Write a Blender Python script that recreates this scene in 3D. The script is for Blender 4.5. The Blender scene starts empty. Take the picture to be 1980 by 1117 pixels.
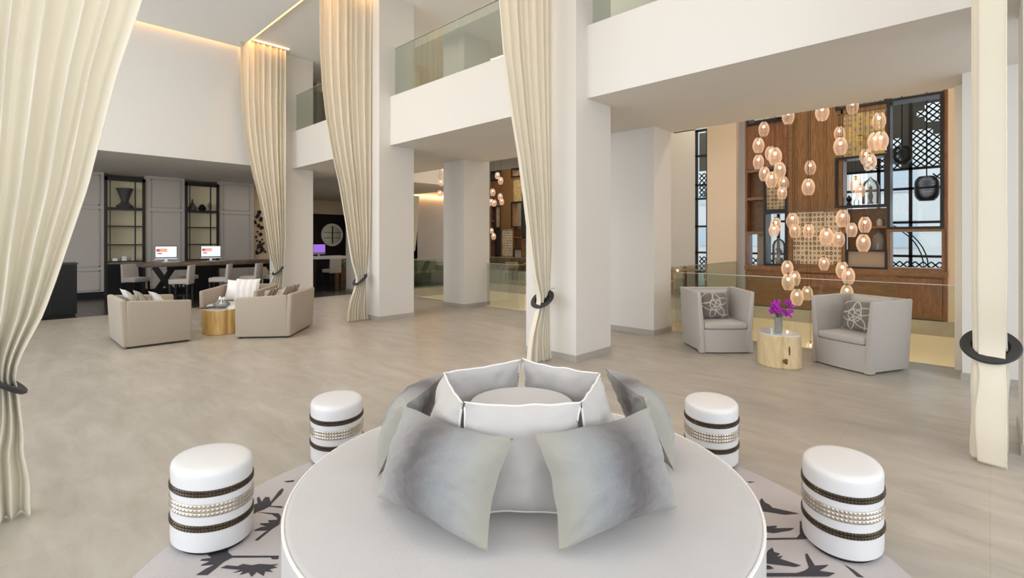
import bpy, bmesh, math, random
from math import sin, cos, pi, radians as R
from mathutils import Vector, Matrix, noise
random.seed(7)
S = bpy.context.scene
COL = S.collection
# ------------------------------------------------------------------ materials
def mat(name, col, rough=.6, metal=0, spec=.5, bump=None, vary=None, emit=None, coat=0, sheen=0):
    m = bpy.data.materials.new(name); m.use_nodes = True
    nt = m.node_tree; N = nt.nodes; L = nt.links; b = N['Principled BSDF']
    b.inputs['Base Color'].default_value = (*col, 1); b.inputs['Roughness'].default_value = rough
    b.inputs['Metallic'].default_value = metal; b.inputs['Specular IOR Level'].default_value = spec
    b.inputs['Coat Weight'].default_value = coat; b.inputs['Sheen Weight'].default_value = sheen
    if emit:
        b.inputs['Emission Color'].default_value = (*emit[0], 1); b.inputs['Emission Strength'].default_value = emit[1]
    tc = N.new('ShaderNodeTexCoord')
    if vary:   # (scale, amount)
        n = N.new('ShaderNodeTexNoise'); n.inputs['Scale'].default_value = vary[0]; n.inputs['Detail'].default_value = 5
        L.new(tc.outputs['Object'], n.inputs['Vector'])
        r = N.new('ShaderNodeMix'); r.data_type = 'RGBA'
        r.inputs['A'].default_value = (*[c * (1 - vary[1]) for c in col], 1)
        r.inputs['B'].default_value = (*[min(1, c * (1 + vary[1])) for c in col], 1)
        L.new(n.outputs['Fac'], r.inputs['Factor']); L.new(r.outputs['Result'], b.inputs['Base Color'])
    if bump:   # (scale, strength)
        n = N.new('ShaderNodeTexNoise'); n.inputs['Scale'].default_value = bump[0]; n.inputs['Detail'].default_value = 3
        L.new(tc.outputs['Object'], n.inputs['Vector'])
        bp = N.new('ShaderNodeBump'); bp.inputs['Strength'].default_value = bump[1]; bp.inputs['Distance'].default_value = .01
        L.new(n.outputs['Fac'], bp.inputs['Height']); L.new(bp.outputs['Normal'], b.inputs['Normal'])
    return m
def mnodes(m): return m.node_tree.nodes, m.node_tree.links, m.node_tree.nodes['Principled BSDF']
def math_node(N, L, op, a, b=None):
    n = N.new('ShaderNodeMath'); n.operation = op
    for i, v in enumerate((a, b)):
        if v is None: continue
        if isinstance(v, (int, float)): n.inputs[i].default_value = v
        else: L.new(v, n.inputs[i])
    return n.outputs[0]
def ramp(N, L, fac, stops, interp='LINEAR'):
    r = N.new('ShaderNodeValToRGB'); cr = r.color_ramp; cr.interpolation = interp
    while len(cr.elements) < len(stops): cr.elements.new(.5)
    for e, (p, c) in zip(cr.elements, stops): e.position = p; e.color = (*c, 1)
    L.new(fac, r.inputs['Fac']); return r.outputs['Color']

def glassy(name, tint, refl=.12, rough=.02, base=None):
    m = bpy.data.materials.new(name); m.use_nodes = True; nt = m.node_tree; N = nt.nodes; L = nt.links; N.clear()
    o = N.new('ShaderNodeOutputMaterial'); t = N.new('ShaderNodeBsdfTransparent'); t.inputs[0].default_value = (*tint, 1)
    g = N.new('ShaderNodeBsdfGlossy'); g.inputs['Roughness'].default_value = rough
    f = N.new('ShaderNodeFresnel'); f.inputs[0].default_value = 1.45
    x = N.new('ShaderNodeMixShader'); L.new(math_node(N, L, 'MULTIPLY', f.outputs[0], refl / .04 * .35), x.inputs[0]); L.new(t.outputs[0], x.inputs[1]); L.new(g.outputs[0], x.inputs[2])
    last = x
    if base:
        d = N.new('ShaderNodeBsdfDiffuse'); d.inputs[0].default_value = (*base[0], 1)
        y = N.new('ShaderNodeMixShader'); y.inputs[0].default_value = base[1]
        L.new(x.outputs[0], y.inputs[1]); L.new(d.outputs[0], y.inputs[2]); last = y
    L.new(last.outputs[0], o.inputs[0]); return m

M = {}
M['wall'] = mat('white_paint', (.76, .745, .715), .75, vary=(1.5, .015))
M['cream_wall'] = mat('cream_paint', (.82, .745, .61), .75, vary=(1.5, .02))
M['sand_wall'] = mat('sand_paint', (.80, .68, .54), .75)
M['taupe_wall'] = mat('taupe_panelling', (.49, .455, .42), .6)
M['ceil'] = mat('ceiling_paint', (.88, .88, .865), .8)
M['base'] = mat('grey_skirting', (.44, .42, .39), .5)
M['curtain'] = mat('ivory_curtain_cloth', (.79, .735, .61), .9, bump=(160, .12), sheen=.2)
M['black'] = mat('black_lacquer', (.008, .008, .009), .45, spec=.25)
M['darkgrey'] = mat('charcoal_leather', (.025, .027, .03), .5)
M['linen'] = mat('warm_linen', (.38, .325, .26), .9, bump=(220, .25), vary=(30, .05), sheen=.2)
M['greylinen'] = mat('grey_linen', (.49, .455, .425), .9, bump=(220, .25), vary=(30, .04), sheen=.2)
M['suede'] = mat('pale_grey_suede', (.52, .50, .495), .9, bump=(90, .1), vary=(6, .035), sheen=.3)
M['cushgrey'] = mat('pale_grey_cotton', (.54, .515, .50), .9, bump=(200, .2), vary=(12, .03), sheen=.2)
M['piping'] = mat('white_piping', (.86, .84, .82), .6)
M['white_leather'] = mat('white_leather', (.76, .76, .775), .38, bump=(300, .04), coat=.2)
M['bronze'] = mat('bronze_studs', (.085, .065, .045), .28, metal=.8)
M['silver'] = mat('silver_studs', (.66, .61, .54), .25, metal=.95)
M['tawny'] = mat('walnut_veneer', (.30, .165, .075), .45)
M['red_wood'] = mat('reddish_walnut', (.23, .095, .045), .42)
M['lightwood'] = mat('light_oak', (.50, .30, .14), .5, vary=(8, .15))
M['iron'] = mat('black_iron', (.02, .02, .022), .45, metal=.4)
M['taupe_panel'] = mat('taupe_lacquer', (.42, .35, .28), .5)
M['rail_cap'] = mat('polished_edge', (.72, .80, .76), .15, metal=.4)
M['plate'] = mat('dark_grey_screen', (.10, .115, .12), .5)
M['steel'] = mat('brushed_steel', (.62, .62, .62), .3, metal=.9)
M['glass'] = glassy('clear_rail_glass', (.90, .945, .92), .05)
M['pane'] = glassy('window_glass', (.93, .97, .98), .04)
M['vase'] = glassy('vase_glass', (.72, .72, .68), .1, base=((.7, .7, .66), .3))
M['crystal'] = glassy('crystal_glass', (.9, .93, .93), .12, base=((.85, .87, .87), .15))
M['trunk_top'] = mat('white_glazed_top', (.80, .77, .76), .15, coat=.5)
M['knot'] = mat('dark_knot', (.16, .075, .03), .6)
M['orchid'] = mat('purple_petals', (.50, .03, .52), .6)
M['green'] = mat('green_leaves', (.07, .16, .04), .6)
M['rug'] = mat('lilac_grey_wool', (.54, .50, .50), .95, bump=(250, .4), vary=(5, .05))
M['rugdark'] = mat('slate_wool', (.055, .05, .06), .95, bump=(250, .4))
M['pale_stone'] = mat('pale_worktop', (.75, .72, .68), .3)
M['art'] = mat('dark_blossom_metal', (.05, .028, .02), .5)
M['vessel'] = mat('dark_pewter', (.07, .07, .07), .4)
M['facade'] = mat('pale_facade', (.80, .79, .76), .8, vary=(.6, .04))
M['facade_glass'] = mat('blue_facade_glass', (.62, .69, .74), .15)
M['leafgrey'] = mat('grey_green_hedge', (.18, .22, .16), .8, vary=(6, .3))
M['pave'] = mat('outdoor_paving', (.55, .53, .5), .8)

# stone floor: big tiles, fine joints, streaks
m = mat('stone_tile_floor', (.4, .36, .31), .42); N, L, b = mnodes(m)
tc = N.new('ShaderNodeTexCoord'); mp = N.new('ShaderNodeMapping'); L.new(tc.outputs['Object'], mp.inputs['Vector'])
mp.inputs['Rotation'].default_value = (0, 0, 0); mp.inputs['Scale'].default_value = (3.2, .9, 1)
n1 = N.new('ShaderNodeTexNoise'); n1.inputs['Scale'].default_value = 1.6; n1.inputs['Detail'].default_value = 9; n1.inputs['Roughness'].default_value = .65
n1.inputs['Distortion'].default_value = .5
L.new(mp.outputs[0], n1.inputs['Vector'])
c1 = ramp(N, L, n1.outputs['Fac'], [(.3, (.36, .325, .275)), (.52, (.435, .40, .35)), (.72, (.51, .475, .425))])
bk = N.new('ShaderNodeTexBrick'); bk.offset = .5
bk.inputs['Scale'].default_value = 1; bk.inputs['Mortar Size'].default_value = .0022; bk.inputs['Brick Width'].default_value = 1.8; bk.inputs['Row Height'].default_value = .9
bk.inputs['Mortar Smooth'].default_value = .6
bk.inputs['Color1'].default_value = (.97, .97, .97, 1); bk.inputs['Color2'].default_value = (1.02, 1.02, 1.02, 1); bk.inputs['Mortar'].default_value = (.80, .79, .78, 1)
L.new(tc.outputs['Object'], bk.inputs['Vector'])
mx = N.new('ShaderNodeMix'); mx.data_type = 'RGBA'; mx.blend_type = 'MULTIPLY'; mx.inputs['Factor'].default_value = 1
L.new(c1, mx.inputs['A']); L.new(bk.outputs['Color'], mx.inputs['B']); L.new(mx.outputs['Result'], b.inputs['Base Color'])
b.inputs['Roughness'].default_value = .33
M['floor'] = m
# dark timber floor
m = mat('dark_timber_floor', (.02, .015, .012), .22); N, L, b = mnodes(m)
tc = N.new('ShaderNodeTexCoord'); bk = N.new('ShaderNodeTexBrick'); L.new(tc.outputs['Object'], bk.inputs['Vector'])
bk.inputs['Brick Width'].default_value = 1.6; bk.inputs['Row Height'].default_value = .14; bk.inputs['Scale'].default_value = 1; bk.inputs['Mortar Size'].default_value = .003
bk.inputs['Color1'].default_value = (.022, .016, .013, 1); bk.inputs['Color2'].default_value = (.035, .025, .02, 1); bk.inputs['Mortar'].default_value = (.005, .005, .005, 1)
L.new(bk.outputs['Color'], b.inputs['Base Color']); M['darkfloor'] = m
# wood grain helper
def grain(name, c1, c2, sc=(1, 14, 1), rough=.45):
    m = mat(name, c1, rough); N, L, b = mnodes(m)
    tc = N.new('ShaderNodeTexCoord'); mp = N.new('ShaderNodeMapping'); mp.inputs['Scale'].default_value = sc; L.new(tc.outputs['Object'], mp.inputs['Vector'])
    n = N.new('ShaderNodeTexNoise'); n.inputs['Scale'].default_value = 2.2; n.inputs['Detail'].default_value = 6; n.inputs['Distortion'].default_value = 1.2; L.new(mp.outputs[0], n.inputs['Vector'])
    L.new(ramp(N, L, n.outputs['Fac'], [(.3, c1), (.7, c2)]), b.inputs['Base Color']); return m
M['tawny'] = grain('walnut_veneer', (.15, .078, .03), (.25, .138, .06), (1, 3, 14))
M['red_wood'] = grain('reddish_walnut', (.16, .065, .03), (.27, .125, .055), (1, 10, 1.5))
M['slatwood'] = grain('vertical_walnut', (.11, .055, .018), (.31, .17, .065), (1, 30, 1.2))
M['tablewood'] = grain('dark_oak_top', (.075, .045, .028), (.15, .095, .06), (1.2, 16, 1), .35)
M['trunk'] = grain('pale_trunk_wood', (.62, .45, .24), (.80, .66, .42), (4, 4, 1.2), .4)
M['trunk_gold'] = grain('golden_trunk_wood', (.50, .29, .08), (.66, .45, .18), (6, 6, .8), .35)
# gradient cushion cloth: silvery herringbone fading to a dark band
def ombre(name, pos):
    m = mat(name, (.5, .5, .5), .5, sheen=.3); N, L, b = mnodes(m)
    tc = N.new('ShaderNodeTexCoord'); sx = N.new('ShaderNodeSeparateXYZ'); L.new(tc.outputs['Generated'], sx.inputs[0])
    nz = N.new('ShaderNodeTexNoise'); nz.inputs['Scale'].default_value = 55; L.new(tc.outputs['Generated'], nz.inputs['Vector'])
    f = math_node(N, L, 'ADD', sx.outputs['X'], math_node(N, L, 'MULTIPLY', math_node(N, L, 'SUBTRACT', nz.outputs['Fac'], .5), .10))
    st = [(0, (.40, .385, .34)), (.12, (.36, .365, .355)), (.28, (.27, .252, .257)), (.43, (.10, .088, .092)), (.52, (.12, .108, .115)), (.68, (.27, .28, .295)), (.82, (.35, .36, .345)), (1, (.39, .36, .295))]
    if pos > .5: st = [(1 - p, c) for p, c in reversed(st)]
    L.new(ramp(N, L, f, st), b.inputs['Base Color'])
    w = N.new('ShaderNodeTexWave'); w.inputs['Scale'].default_value = 28; w.inputs['Distortion'].default_value = 9; w.inputs['Detail Scale'].default_value = 6
    L.new(tc.outputs['Generated'], w.inputs['Vector'])
    bp = N.new('ShaderNodeBump'); bp.inputs['Strength'].default_value = .4; bp.inputs['Distance'].default_value = .006
    L.new(w.outputs['Fac'], bp.inputs['Height']); L.new(bp.outputs['Normal'], b.inputs['Normal']); return m
M['ombreL'] = ombre('silver_ombre_cloth', .4); M['ombreR'] = ombre('silver_ombre_cloth_mirrored', .6)
def striped(name, stops, n=6):
    m = mat(name, (.6, .6, .6), .9); N, L, b = mnodes(m)
    tc = N.new('ShaderNodeTexCoord'); sx = N.new('ShaderNodeSeparateXYZ'); L.new(tc.outputs['Generated'], sx.inputs[0])
    L.new(ramp(N, L, math_node(N, L, 'FRACT', math_node(N, L, 'MULTIPLY', sx.outputs['X'], n)), stops, 'CONSTANT'), b.inputs['Base Color']); return m
M['stripe_white'] = striped('white_striped_cotton', [(0, (.78, .77, .76)), (.6, (.55, .51, .46)), (.7, (.78, .77, .76)), (.85, (.62, .58, .54))], 4)
M['stripe_brown'] = striped('brown_striped_cotton', [(0, (.42, .37, .30)), (.4, (.20, .15, .12)), (.75, (.55, .51, .45))], 2.6)
# swirl cushion: overlapping pale rings on taupe
m = mat('ring_embroidered_taupe', (.2, .18, .15), .8); N, L, b = mnodes(m)
tc = N.new('ShaderNodeTexCoord'); acc = None
for (cx, cz, r) in ((.2, .3, .30), (.55, .2, .26), (.8, .45, .32), (.35, .65, .33), (.7, .8, .28), (.1, .9, .34), (.5, .5, .2)):
    v = N.new('ShaderNodeVectorMath'); v.operation = 'DISTANCE'
    sx = N.new('ShaderNodeSeparateXYZ'); L.new(tc.outputs['Generated'], sx.inputs[0]); cb = N.new('ShaderNodeCombineXYZ')
    L.new(sx.outputs['X'], cb.inputs[0]); L.new(sx.outputs['Z'], cb.inputs[2]); L.new(cb.outputs[0], v.inputs[0]); v.inputs[1].default_value = (cx, 0, cz)
    d = math_node(N, L, 'LESS_THAN', math_node(N, L, 'ABSOLUTE', math_node(N, L, 'SUBTRACT', v.outputs['Value'], r)), .016)
    acc = d if acc is None else math_node(N, L, 'MAXIMUM', acc, d)
L.new(ramp(N, L, acc, [(0, (.20, .175, .15)), (1, (.55, .52, .48))]), b.inputs['Base Color']); M['swirl'] = m
# medallion panel
def medallion(name, ground, dark, ny, nz, ring=False, gold=None):
    m = mat(name, ground, .5); N, L, b = mnodes(m)
    tc = N.new('ShaderNodeTexCoord'); sx = N.new('ShaderNodeSeparateXYZ'); L.new(tc.outputs['Generated'], sx.inputs[0])
    def cell(o, n):
        s = math_node(N, L, 'MULTIPLY', o, n); return math_node(N, L, 'SUBTRACT', math_node(N, L, 'FRACT', s), .5), math_node(N, L, 'FLOOR', s)
    fy, iy = cell(sx.outputs['Y'], ny); fz, iz = cell(sx.outputs['Z'], nz)
    d = math_node(N, L, 'SQRT', math_node(N, L, 'ADD', math_node(N, L, 'MULTIPLY', fy, fy), math_node(N, L, 'MULTIPLY', fz, fz)))
    cb = N.new('ShaderNodeCombineXYZ'); L.new(iy, cb.inputs[0]); L.new(iz, cb.inputs[1])
    wn = N.new('ShaderNodeTexWhiteNoise'); wn.noise_dimensions = '2D'; L.new(cb.outputs[0], wn.inputs['Vector'])
    rr = math_node(N, L, 'ADD', math_node(N, L, 'MULTIPLY', wn.outputs['Value'], .24), .16)
    ins = math_node(N, L, 'LESS_THAN', d, rr); hole = math_node(N, L, 'LESS_THAN', d, math_node(N, L, 'MULTIPLY', rr, .45))
    ins = math_node(N, L, 'SUBTRACT', ins, math_node(N, L, 'MULTIPLY', hole, .7))
    if ring:
        v1 = math_node(N, L, 'SUBTRACT', sx.outputs['Y'], .52); v2 = math_node(N, L, 'SUBTRACT', sx.outputs['Z'], .40)
        dd = math_node(N, L, 'SQRT', math_node(N, L, 'ADD', math_node(N, L, 'MULTIPLY', v1, v1), math_node(N, L, 'MULTIPLY', math_node(N, L, 'MULTIPLY', v2, v2), 1.6)))
        big = math_node(N, L, 'LESS_THAN', math_node(N, L, 'ABSOLUTE', math_node(N, L, 'SUBTRACT', dd, .075)), .026)
        clr = math_node(N, L, 'GREATER_THAN', dd, .14)
        ins = math_node(N, L, 'MAXIMUM', math_node(N, L, 'MULTIPLY', ins, math_node(N, L, 'MULTIPLY', clr, .75)), big)
    mx = N.new('ShaderNodeMix'); mx.data_type = 'RGBA'; mx.inputs['A'].default_value = (*ground, 1)
    if gold:
        L.new(ramp(N, L, wn.outputs['Value'], [(0, dark), (.55, gold)], 'CONSTANT'), mx.inputs['B'])
    else: mx.inputs['B'].default_value = (*dark, 1)
    L.new(ins, mx.inputs['Factor']); L.new(mx.outputs['Result'], b.inputs['Base Color']); return m
M['medal'] = medallion('cream_medallion_panel', (.64, .56, .43), (.09, .06, .04), 12, 11)
M['medal_gold'] = medallion('gilded_medallion_panel', (.46, .37, .20), (.16, .11, .06), 9, 9, True, (.70, .50, .12))
M['medal_small'] = medallion('small_medallion_panel', (.50, .42, .27), (.10, .07, .04), 5, 10)
# lamp glass
def emitter(name, col, st):
    m = bpy.data.materials.new(name); m.use_nodes = True; N = m.node_tree.nodes; L = m.node_tree.links; N.clear()
    o = N.new('ShaderNodeOutputMaterial'); e = N.new('ShaderNodeEmission'); e.inputs[0].default_value = (*col, 1); e.inputs[1].default_value = st
    L.new(e.outputs[0], o.inputs[0]); return m
M['bulb'] = emitter('warm_bulb', (1, .78, .5), 24)
M['cove'] = emitter('amber_cove_light', (1, .50, .16), 42)
M['spot'] = emitter('downlight_lens', (1, .85, .65), 8)
m = bpy.data.materials.new('ribbed_amber_glass'); m.use_nodes = True; N = m.node_tree.nodes; L = m.node_tree.links; N.clear()
o = N.new('ShaderNodeOutputMaterial'); t = N.new('ShaderNodeBsdfTransparent'); t.inputs[0].default_value = (1, .92, .86, 1)
tr = N.new('ShaderNodeBsdfTranslucent'); tr.inputs[0].default_value = (.95, .78, .66, 1); d = N.new('ShaderNodeBsdfDiffuse'); d.inputs[0].default_value = (.8, .62, .52, 1)
e = N.new('ShaderNodeEmission'); e.inputs[0].default_value = (1, .72, .56, 1); e.inputs[1].default_value = .62
g = N.new('ShaderNodeBsdfGlossy'); g.inputs['Roughness'].default_value = .1
a = N.new('ShaderNodeAddShader'); L.new(tr.outputs[0], a.inputs[0]); L.new(e.outputs[0], a.inputs[1])
x = N.new('ShaderNodeMixShader'); lw = N.new('ShaderNodeLayerWeight'); lw.inputs[0].default_value = .35
L.new(math_node(N, L, 'ADD', math_node(N, L, 'MULTIPLY', lw.outputs['Facing'], .55), .25), x.inputs[0]); L.new(t.outputs[0], x.inputs[1]); L.new(a.outputs[0], x.inputs[2])
y = N.new('ShaderNodeMixShader'); y.inputs[0].default_value = .06; L.new(x.outputs[0], y.inputs[1]); L.new(g.outputs[0], y.inputs[2]); L.new(y.outputs[0], o.inputs[0])
M['amber'] = m
# screen picture
m = mat('lit_screen', (.02, .02, .02), .3); N, L, b = mnodes(m)
tc = N.new('ShaderNodeTexCoord'); sx = N.new('ShaderNodeSeparateXYZ'); L.new(tc.outputs['Generated'], sx.inputs[0])
def box2(x0, x1, z0, z1):
    a = math_node(N, L, 'MULTIPLY', math_node(N, L, 'GREATER_THAN', sx.outputs['X'], x0), math_node(N, L, 'LESS_THAN', sx.outputs['X'], x1))
    c = math_node(N, L, 'MULTIPLY', math_node(N, L, 'GREATER_THAN', sx.outputs['Z'], z0), math_node(N, L, 'LESS_THAN', sx.outputs['Z'], z1))
    return math_node(N, L, 'MULTIPLY', a, c)
m1 = N.new('ShaderNodeMix'); m1.data_type = 'RGBA'; m1.inputs['A'].default_value = (.85, .88, .98, 1); m1.inputs['B'].default_value = (.85, .36, .22, 1); L.new(box2(.06, .55, .5, .8), m1.inputs['Factor'])
m2 = N.new('ShaderNodeMix'); m2.data_type = 'RGBA'; m2.inputs['B'].default_value = (.35, .08, .10, 1); L.new(m1.outputs['Result'], m2.inputs['A'])
L.new(math_node(N, L, 'MAXIMUM', box2(.04, .2, .55, .75), box2(.1, .3, .3, .4)), m2.inputs['Factor'])
L.new(m2.outputs['Result'], b.inputs['Emission Color']); b.inputs['Emission Strength'].default_value = 2.2; M['screen'] = m
M['screen_violet'] = mat('violet_screen', (.02, .02, .02), .3, emit=((.45, .2, .9), 1.6))
M['mirror'] = mat('mirror_glass', (.75, .85, .85), .03, metal=1)
M['niche'] = mat('backlit_niche', (.55, .50, .36), .6, emit=((1, .86, .55), .12))
M['sandlit'] = mat('lit_sand_panel', (.72, .55, .36), .6)

# ------------------------------------------------------------------ geometry helpers
class MB:
    def __init__(s): s.bm = bmesh.new(); s.mats = []; s.mi = 0
    def box(s, x0, x1, y0, y1, z0, z1, bev=0):
        r = bmesh.ops.create_cube(s.bm, size=1); v = r['verts']
        bmesh.ops.scale(s.bm, vec=(abs(x1 - x0), abs(y1 - y0), abs(z1 - z0)), verts=v)
        bmesh.ops.translate(s.bm, vec=((x0 + x1) / 2, (y0 + y1) / 2, (z0 + z1) / 2), verts=v)
        if bev:
            ed = list({e for q in v for e in q.link_edges})
            bmesh.ops.bevel(s.bm, geom=ed, offset=bev, segments=2, affect='EDGES', profile=.7)
        for f in s.bm.faces:
            if f.tag is False: f.material_index = s.mi; f.tag = True
        return s
    def beam(s, p, q, w, h=None):
        p, q = Vector(p), Vector(q); d = q - p; h = h or w
        r = bmesh.ops.create_cube(s.bm, size=1); rot = d.to_track_quat('Z', 'Y').to_matrix().to_4x4()
        bmesh.ops.transform(s.bm, matrix=Matrix.Translation((p + q) / 2) @ rot @ Matrix.Diagonal((w, h, d.length, 1)), verts=r['verts'])
        for f in s.bm.faces:
            if not f.tag: f.material_index = s.mi; f.tag = True
        return s
    def prism(s, pts, z0, z1, top=None):
        top = top or pts
        a = [s.bm.verts.new((x, y, z0)) for x, y in pts]; b = [s.bm.verts.new((x, y, z1)) for x, y in top]; n = len(pts)
        fs = [s.bm.faces.new(a[::-1]), s.bm.faces.new(b)] + [s.bm.faces.new((a[i], a[(i + 1) % n], b[(i + 1) % n], b[i])) for i in range(n)]
        for f in fs: f.material_index = s.mi; f.tag = True
        return s
    def hexa(s, bot, top):     # 4 bottom + 4 top points
        a = [s.bm.verts.new(p) for p in bot]; b = [s.bm.verts.new(p) for p in top]
        for f in [s.bm.faces.new(a[::-1]), s.bm.faces.new(b)] + [s.bm.faces.new((a[i], a[(i + 1) % 4], b[(i + 1) % 4], b[i])) for i in range(4)]:
            f.material_index = s.mi; f.tag = True
        return s
    def lathe(s, prof, n=32, c=(0, 0, 0), sx=1, sy=1, rot=0):
        rings = []
        for r, z in prof:
            ring = []
            for k in range(n):
                t = 2 * pi * k / n; x, y = r * sx * cos(t), r * sy * sin(t)
                ring.append(s.bm.verts.new((c[0] + x * cos(rot) - y * sin(rot), c[1] + x * sin(rot) + y * cos(rot), c[2] + z)))
            rings.append(ring)
        fs = []
        for i in range(len(rings) - 1):
            for k in range(n):
                fs.append(s.bm.faces.new((rings[i][k], rings[i][(k + 1) % n], rings[i + 1][(k + 1) % n], rings[i + 1][k])))
        if prof[0][0] > 1e-4: fs.append(s.bm.faces.new(rings[0][::-1]))
        if prof[-1][0] > 1e-4: fs.append(s.bm.faces.new(rings[-1]))
        for f in fs: f.material_index = s.mi; f.tag = True
        return s
    def tube(s, pts, r, n=8, closed=False):
        pts = [Vector(p) for p in pts]; rings = []; m = len(pts)
        for i, p in enumerate(pts):
            d = (pts[(i + 1) % m] - pts[i - 1]) if closed else (pts[min(i + 1, m - 1)] - pts[max(i - 1, 0)])
            q = d.normalized().to_track_quat('Z', 'Y')
            rings.append([s.bm.verts.new(p + q @ Vector((r * cos(2 * pi * k / n), r * sin(2 * pi * k / n), 0))) for k in range(n)])
        fs = []
        for i in range(m if closed else m - 1):
            A, B = rings[i], rings[(i + 1) % m]
            off = 0
            if closed and i == m - 1:
                off = min(range(n), key=lambda o: (A[0].co - B[o].co).length)
            for k in range(n):
                fs.append(s.bm.faces.new((A[k], A[(k + 1) % n], B[(k + 1 + off) % n], B[(k + off) % n])))
        if not closed: fs += [s.bm.faces.new(rings[0][::-1]), s.bm.faces.new(rings[-1])]
        for f in fs: f.material_index = s.mi; f.tag = True
        return s
    def ball(s, c, r, sc=(1, 1, 1), seg=12):
        v = bmesh.ops.create_uvsphere(s.bm, u_segments=seg, v_segments=max(6, seg // 2), radius=r)['verts']
        bmesh.ops.scale(s.bm, vec=sc, verts=v); bmesh.ops.translate(s.bm, vec=c, verts=v)
        for f in s.bm.faces:
            if not f.tag: f.material_index = s.mi; f.tag = True
        return s
    def build(s, name, m, parent=None, smooth=False, fix=True):
        if fix: bmesh.ops.recalc_face_normals(s.bm, faces=s.bm.faces)
        me = bpy.data.meshes.new(name); s.bm.to_mesh(me); s.bm.free()
        for q in (m if isinstance(m, (list, tuple)) else [m]): me.materials.append(M[q])
        if smooth:
            for p in me.polygons: p.use_smooth = True
            try: me.set_sharp_from_angle(angle=R(40))
            except Exception: pass
        o = bpy.data.objects.new(name, me); COL.objects.link(o)
        if parent: o.parent = parent
        return o
def tag(o, label, cat, group=None, kind=None):
    o['label'] = label; o['category'] = cat
    if group: o['group'] = group
    if kind: o['kind'] = kind
    return o
def thing(name, label, cat, loc=(0, 0, 0), rz=0, group=None):
    o = bpy.data.objects.new(name, None); COL.objects.link(o); o.location = loc; o.rotation_euler = (0, 0, rz); o.empty_display_size = .1
    return tag(o, label, cat, group)
def struct(name, mb, m, smooth=False):
    o = mb.build(name, m, None, smooth); o['kind'] = 'structure'; return o
def dup(root, loc=None, rz=None, label=None, group=None):
    r = root.copy(); COL.objects.link(r)
    if loc is not None: r.location = loc
    if rz is not None: r.rotation_euler = (0, 0, rz)
    if label: r['label'] = label
    if group: r['group'] = group
    for ch in list(root.children):
        c = ch.copy(); COL.objects.link(c); c.parent = r
        for g in list(ch.children):
            d = g.copy(); COL.objects.link(d); d.parent = c
    return r

# ------------------------------------------------------------------ the setting
SOF, SLAB, CE = 3.62, 4.63, 6.72          # soffit, upper floor, ceiling heights
struct('floor', MB().box(-7, 8.65, -7, 14.05, -.3, 0).box(8.65, 13.3, 4.6, 7.9, -.3, 0).box(13.3, 16, 4.6, 14.2, -.3, 0).box(8.65, 16, 14.2, 14.6, -.3, 0).box(13.3, 16, -1, 4.6, -.3, 0).box(14.0, 16, 14.6, 27, -.3, 0), 'floor')
struct('floor_timber', MB().box(-7, 8.65, 14.05, 27, -.3, 0).box(8.65, 14.0, 14.6, 27, -.3, 0), 'darkfloor')
# walls of the two wells and the storey below
struct('wall_well', MB().box(8.35, 13.6, -1.2, 14.4, -4.2, -4).box(13.3, 13.5, -.2, 14.2, -4, -.3).box(8.65, 13.3, 4.6, 4.8, -4, -.3).box(8.65, 13.3, 7.7, 7.9, -4, -.3)
       .box(8.65, 13.3, 14.2, 14.4, -4, -.3).box(8.45, 8.65, -.2, 14.2, -4, -.3), 'cream_wall')
struct('wall_right', MB().box(8.5, 16, .12, .33, -4, CE), 'cream_wall')
struct('wall_niche_side', MB().box(13.31, 14.0, .33, .62, -4, CE).box(13.31, 14.0, 4.74, 5.5, 0, CE), 'sand_wall')
# main ceiling: lower panel, raised strip, the rest
struct('ceiling', MB().box(-7, 4.42, -7, 13.2, 6.62, 7.2).box(-7, 4.42, 13.2, 13.95, 6.62, 7.2).box(4.55, 22.5, -7, 27, CE, 7.2).box(-7, 4.55, 14.1, 27, 7.1, 7.3).box(4.42, 4.55, -7, 14.1, 6.95, 7.2), 'ceil')
struct('ceiling_underside', MB().box(5.72, 8.62, -7, 14.05, SOF, SLAB).box(-7, 12.6, 14.1, 27, SOF, SLAB - .1).box(5.6, 8.62, 14.05, 14.12, SOF, SLAB), 'wall')
struct('wall_upper', MB().box(-7, 5.45, 14.05, 14.3, SOF, 7.1), 'wall')
struct('wall_rear', MB().box(-7, -6.8, -7, 27, 0, 1).box(-7, -6.8, -7, 27, 5.5, CE).box(-7, 16, -7, -6.8, 0, .6).box(-7, 16, -7, -6.8, 5.5, CE)
       .box(-7, -6.8, -7, -5.5, 1, 5.5).box(-7, -6.8, 1.5, 3, 1, 5.5).box(-7, -6.8, 13.9, 27, 1, 5.5).box(-7, -5, -7, -6.8, .6, 5.5).box(1, 3, -7, -6.8, .6, 5.5).box(9, 16, -7, -6.8, .6, 5.5), 'wall')
struct('wall_far', MB().box(16, 16.2, 7.75, 13.3, 0, CE).box(16, 16.2, 18.0, 27, 0, CE).box(16, 16.2, -1, 7.75, CE - 1.45, CE), 'wall')
struct('wall_back', MB().box(-7, 22.5, 26.8, 27, 0, CE).box(9.6, 13.8, 24.1, 24.3, 2.9, SOF), 'cream_wall')
# columns with skirtings
def column(x0, x1, y0, y1):
    struct('column', MB().box(x0, x1, y0, y1, 0, CE), 'wall')
    struct('baseboard_column', MB().box(x0 - .012, x1 + .012, y0 - .012, y1 + .012, 0, .09), 'base')
for y in (-1.05, 4.04, 9.0, 13.9): column(5.46, 6.31, y, y + .91 if y > 0 else y + .87)
column(7.92, 8.56, 4.2, 5.08); column(7.95, 8.8, 9.25, 10.05); column(7.92, 8.55, -.7, .24); column(7.95, 8.8, 14.3, 15.1)
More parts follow.
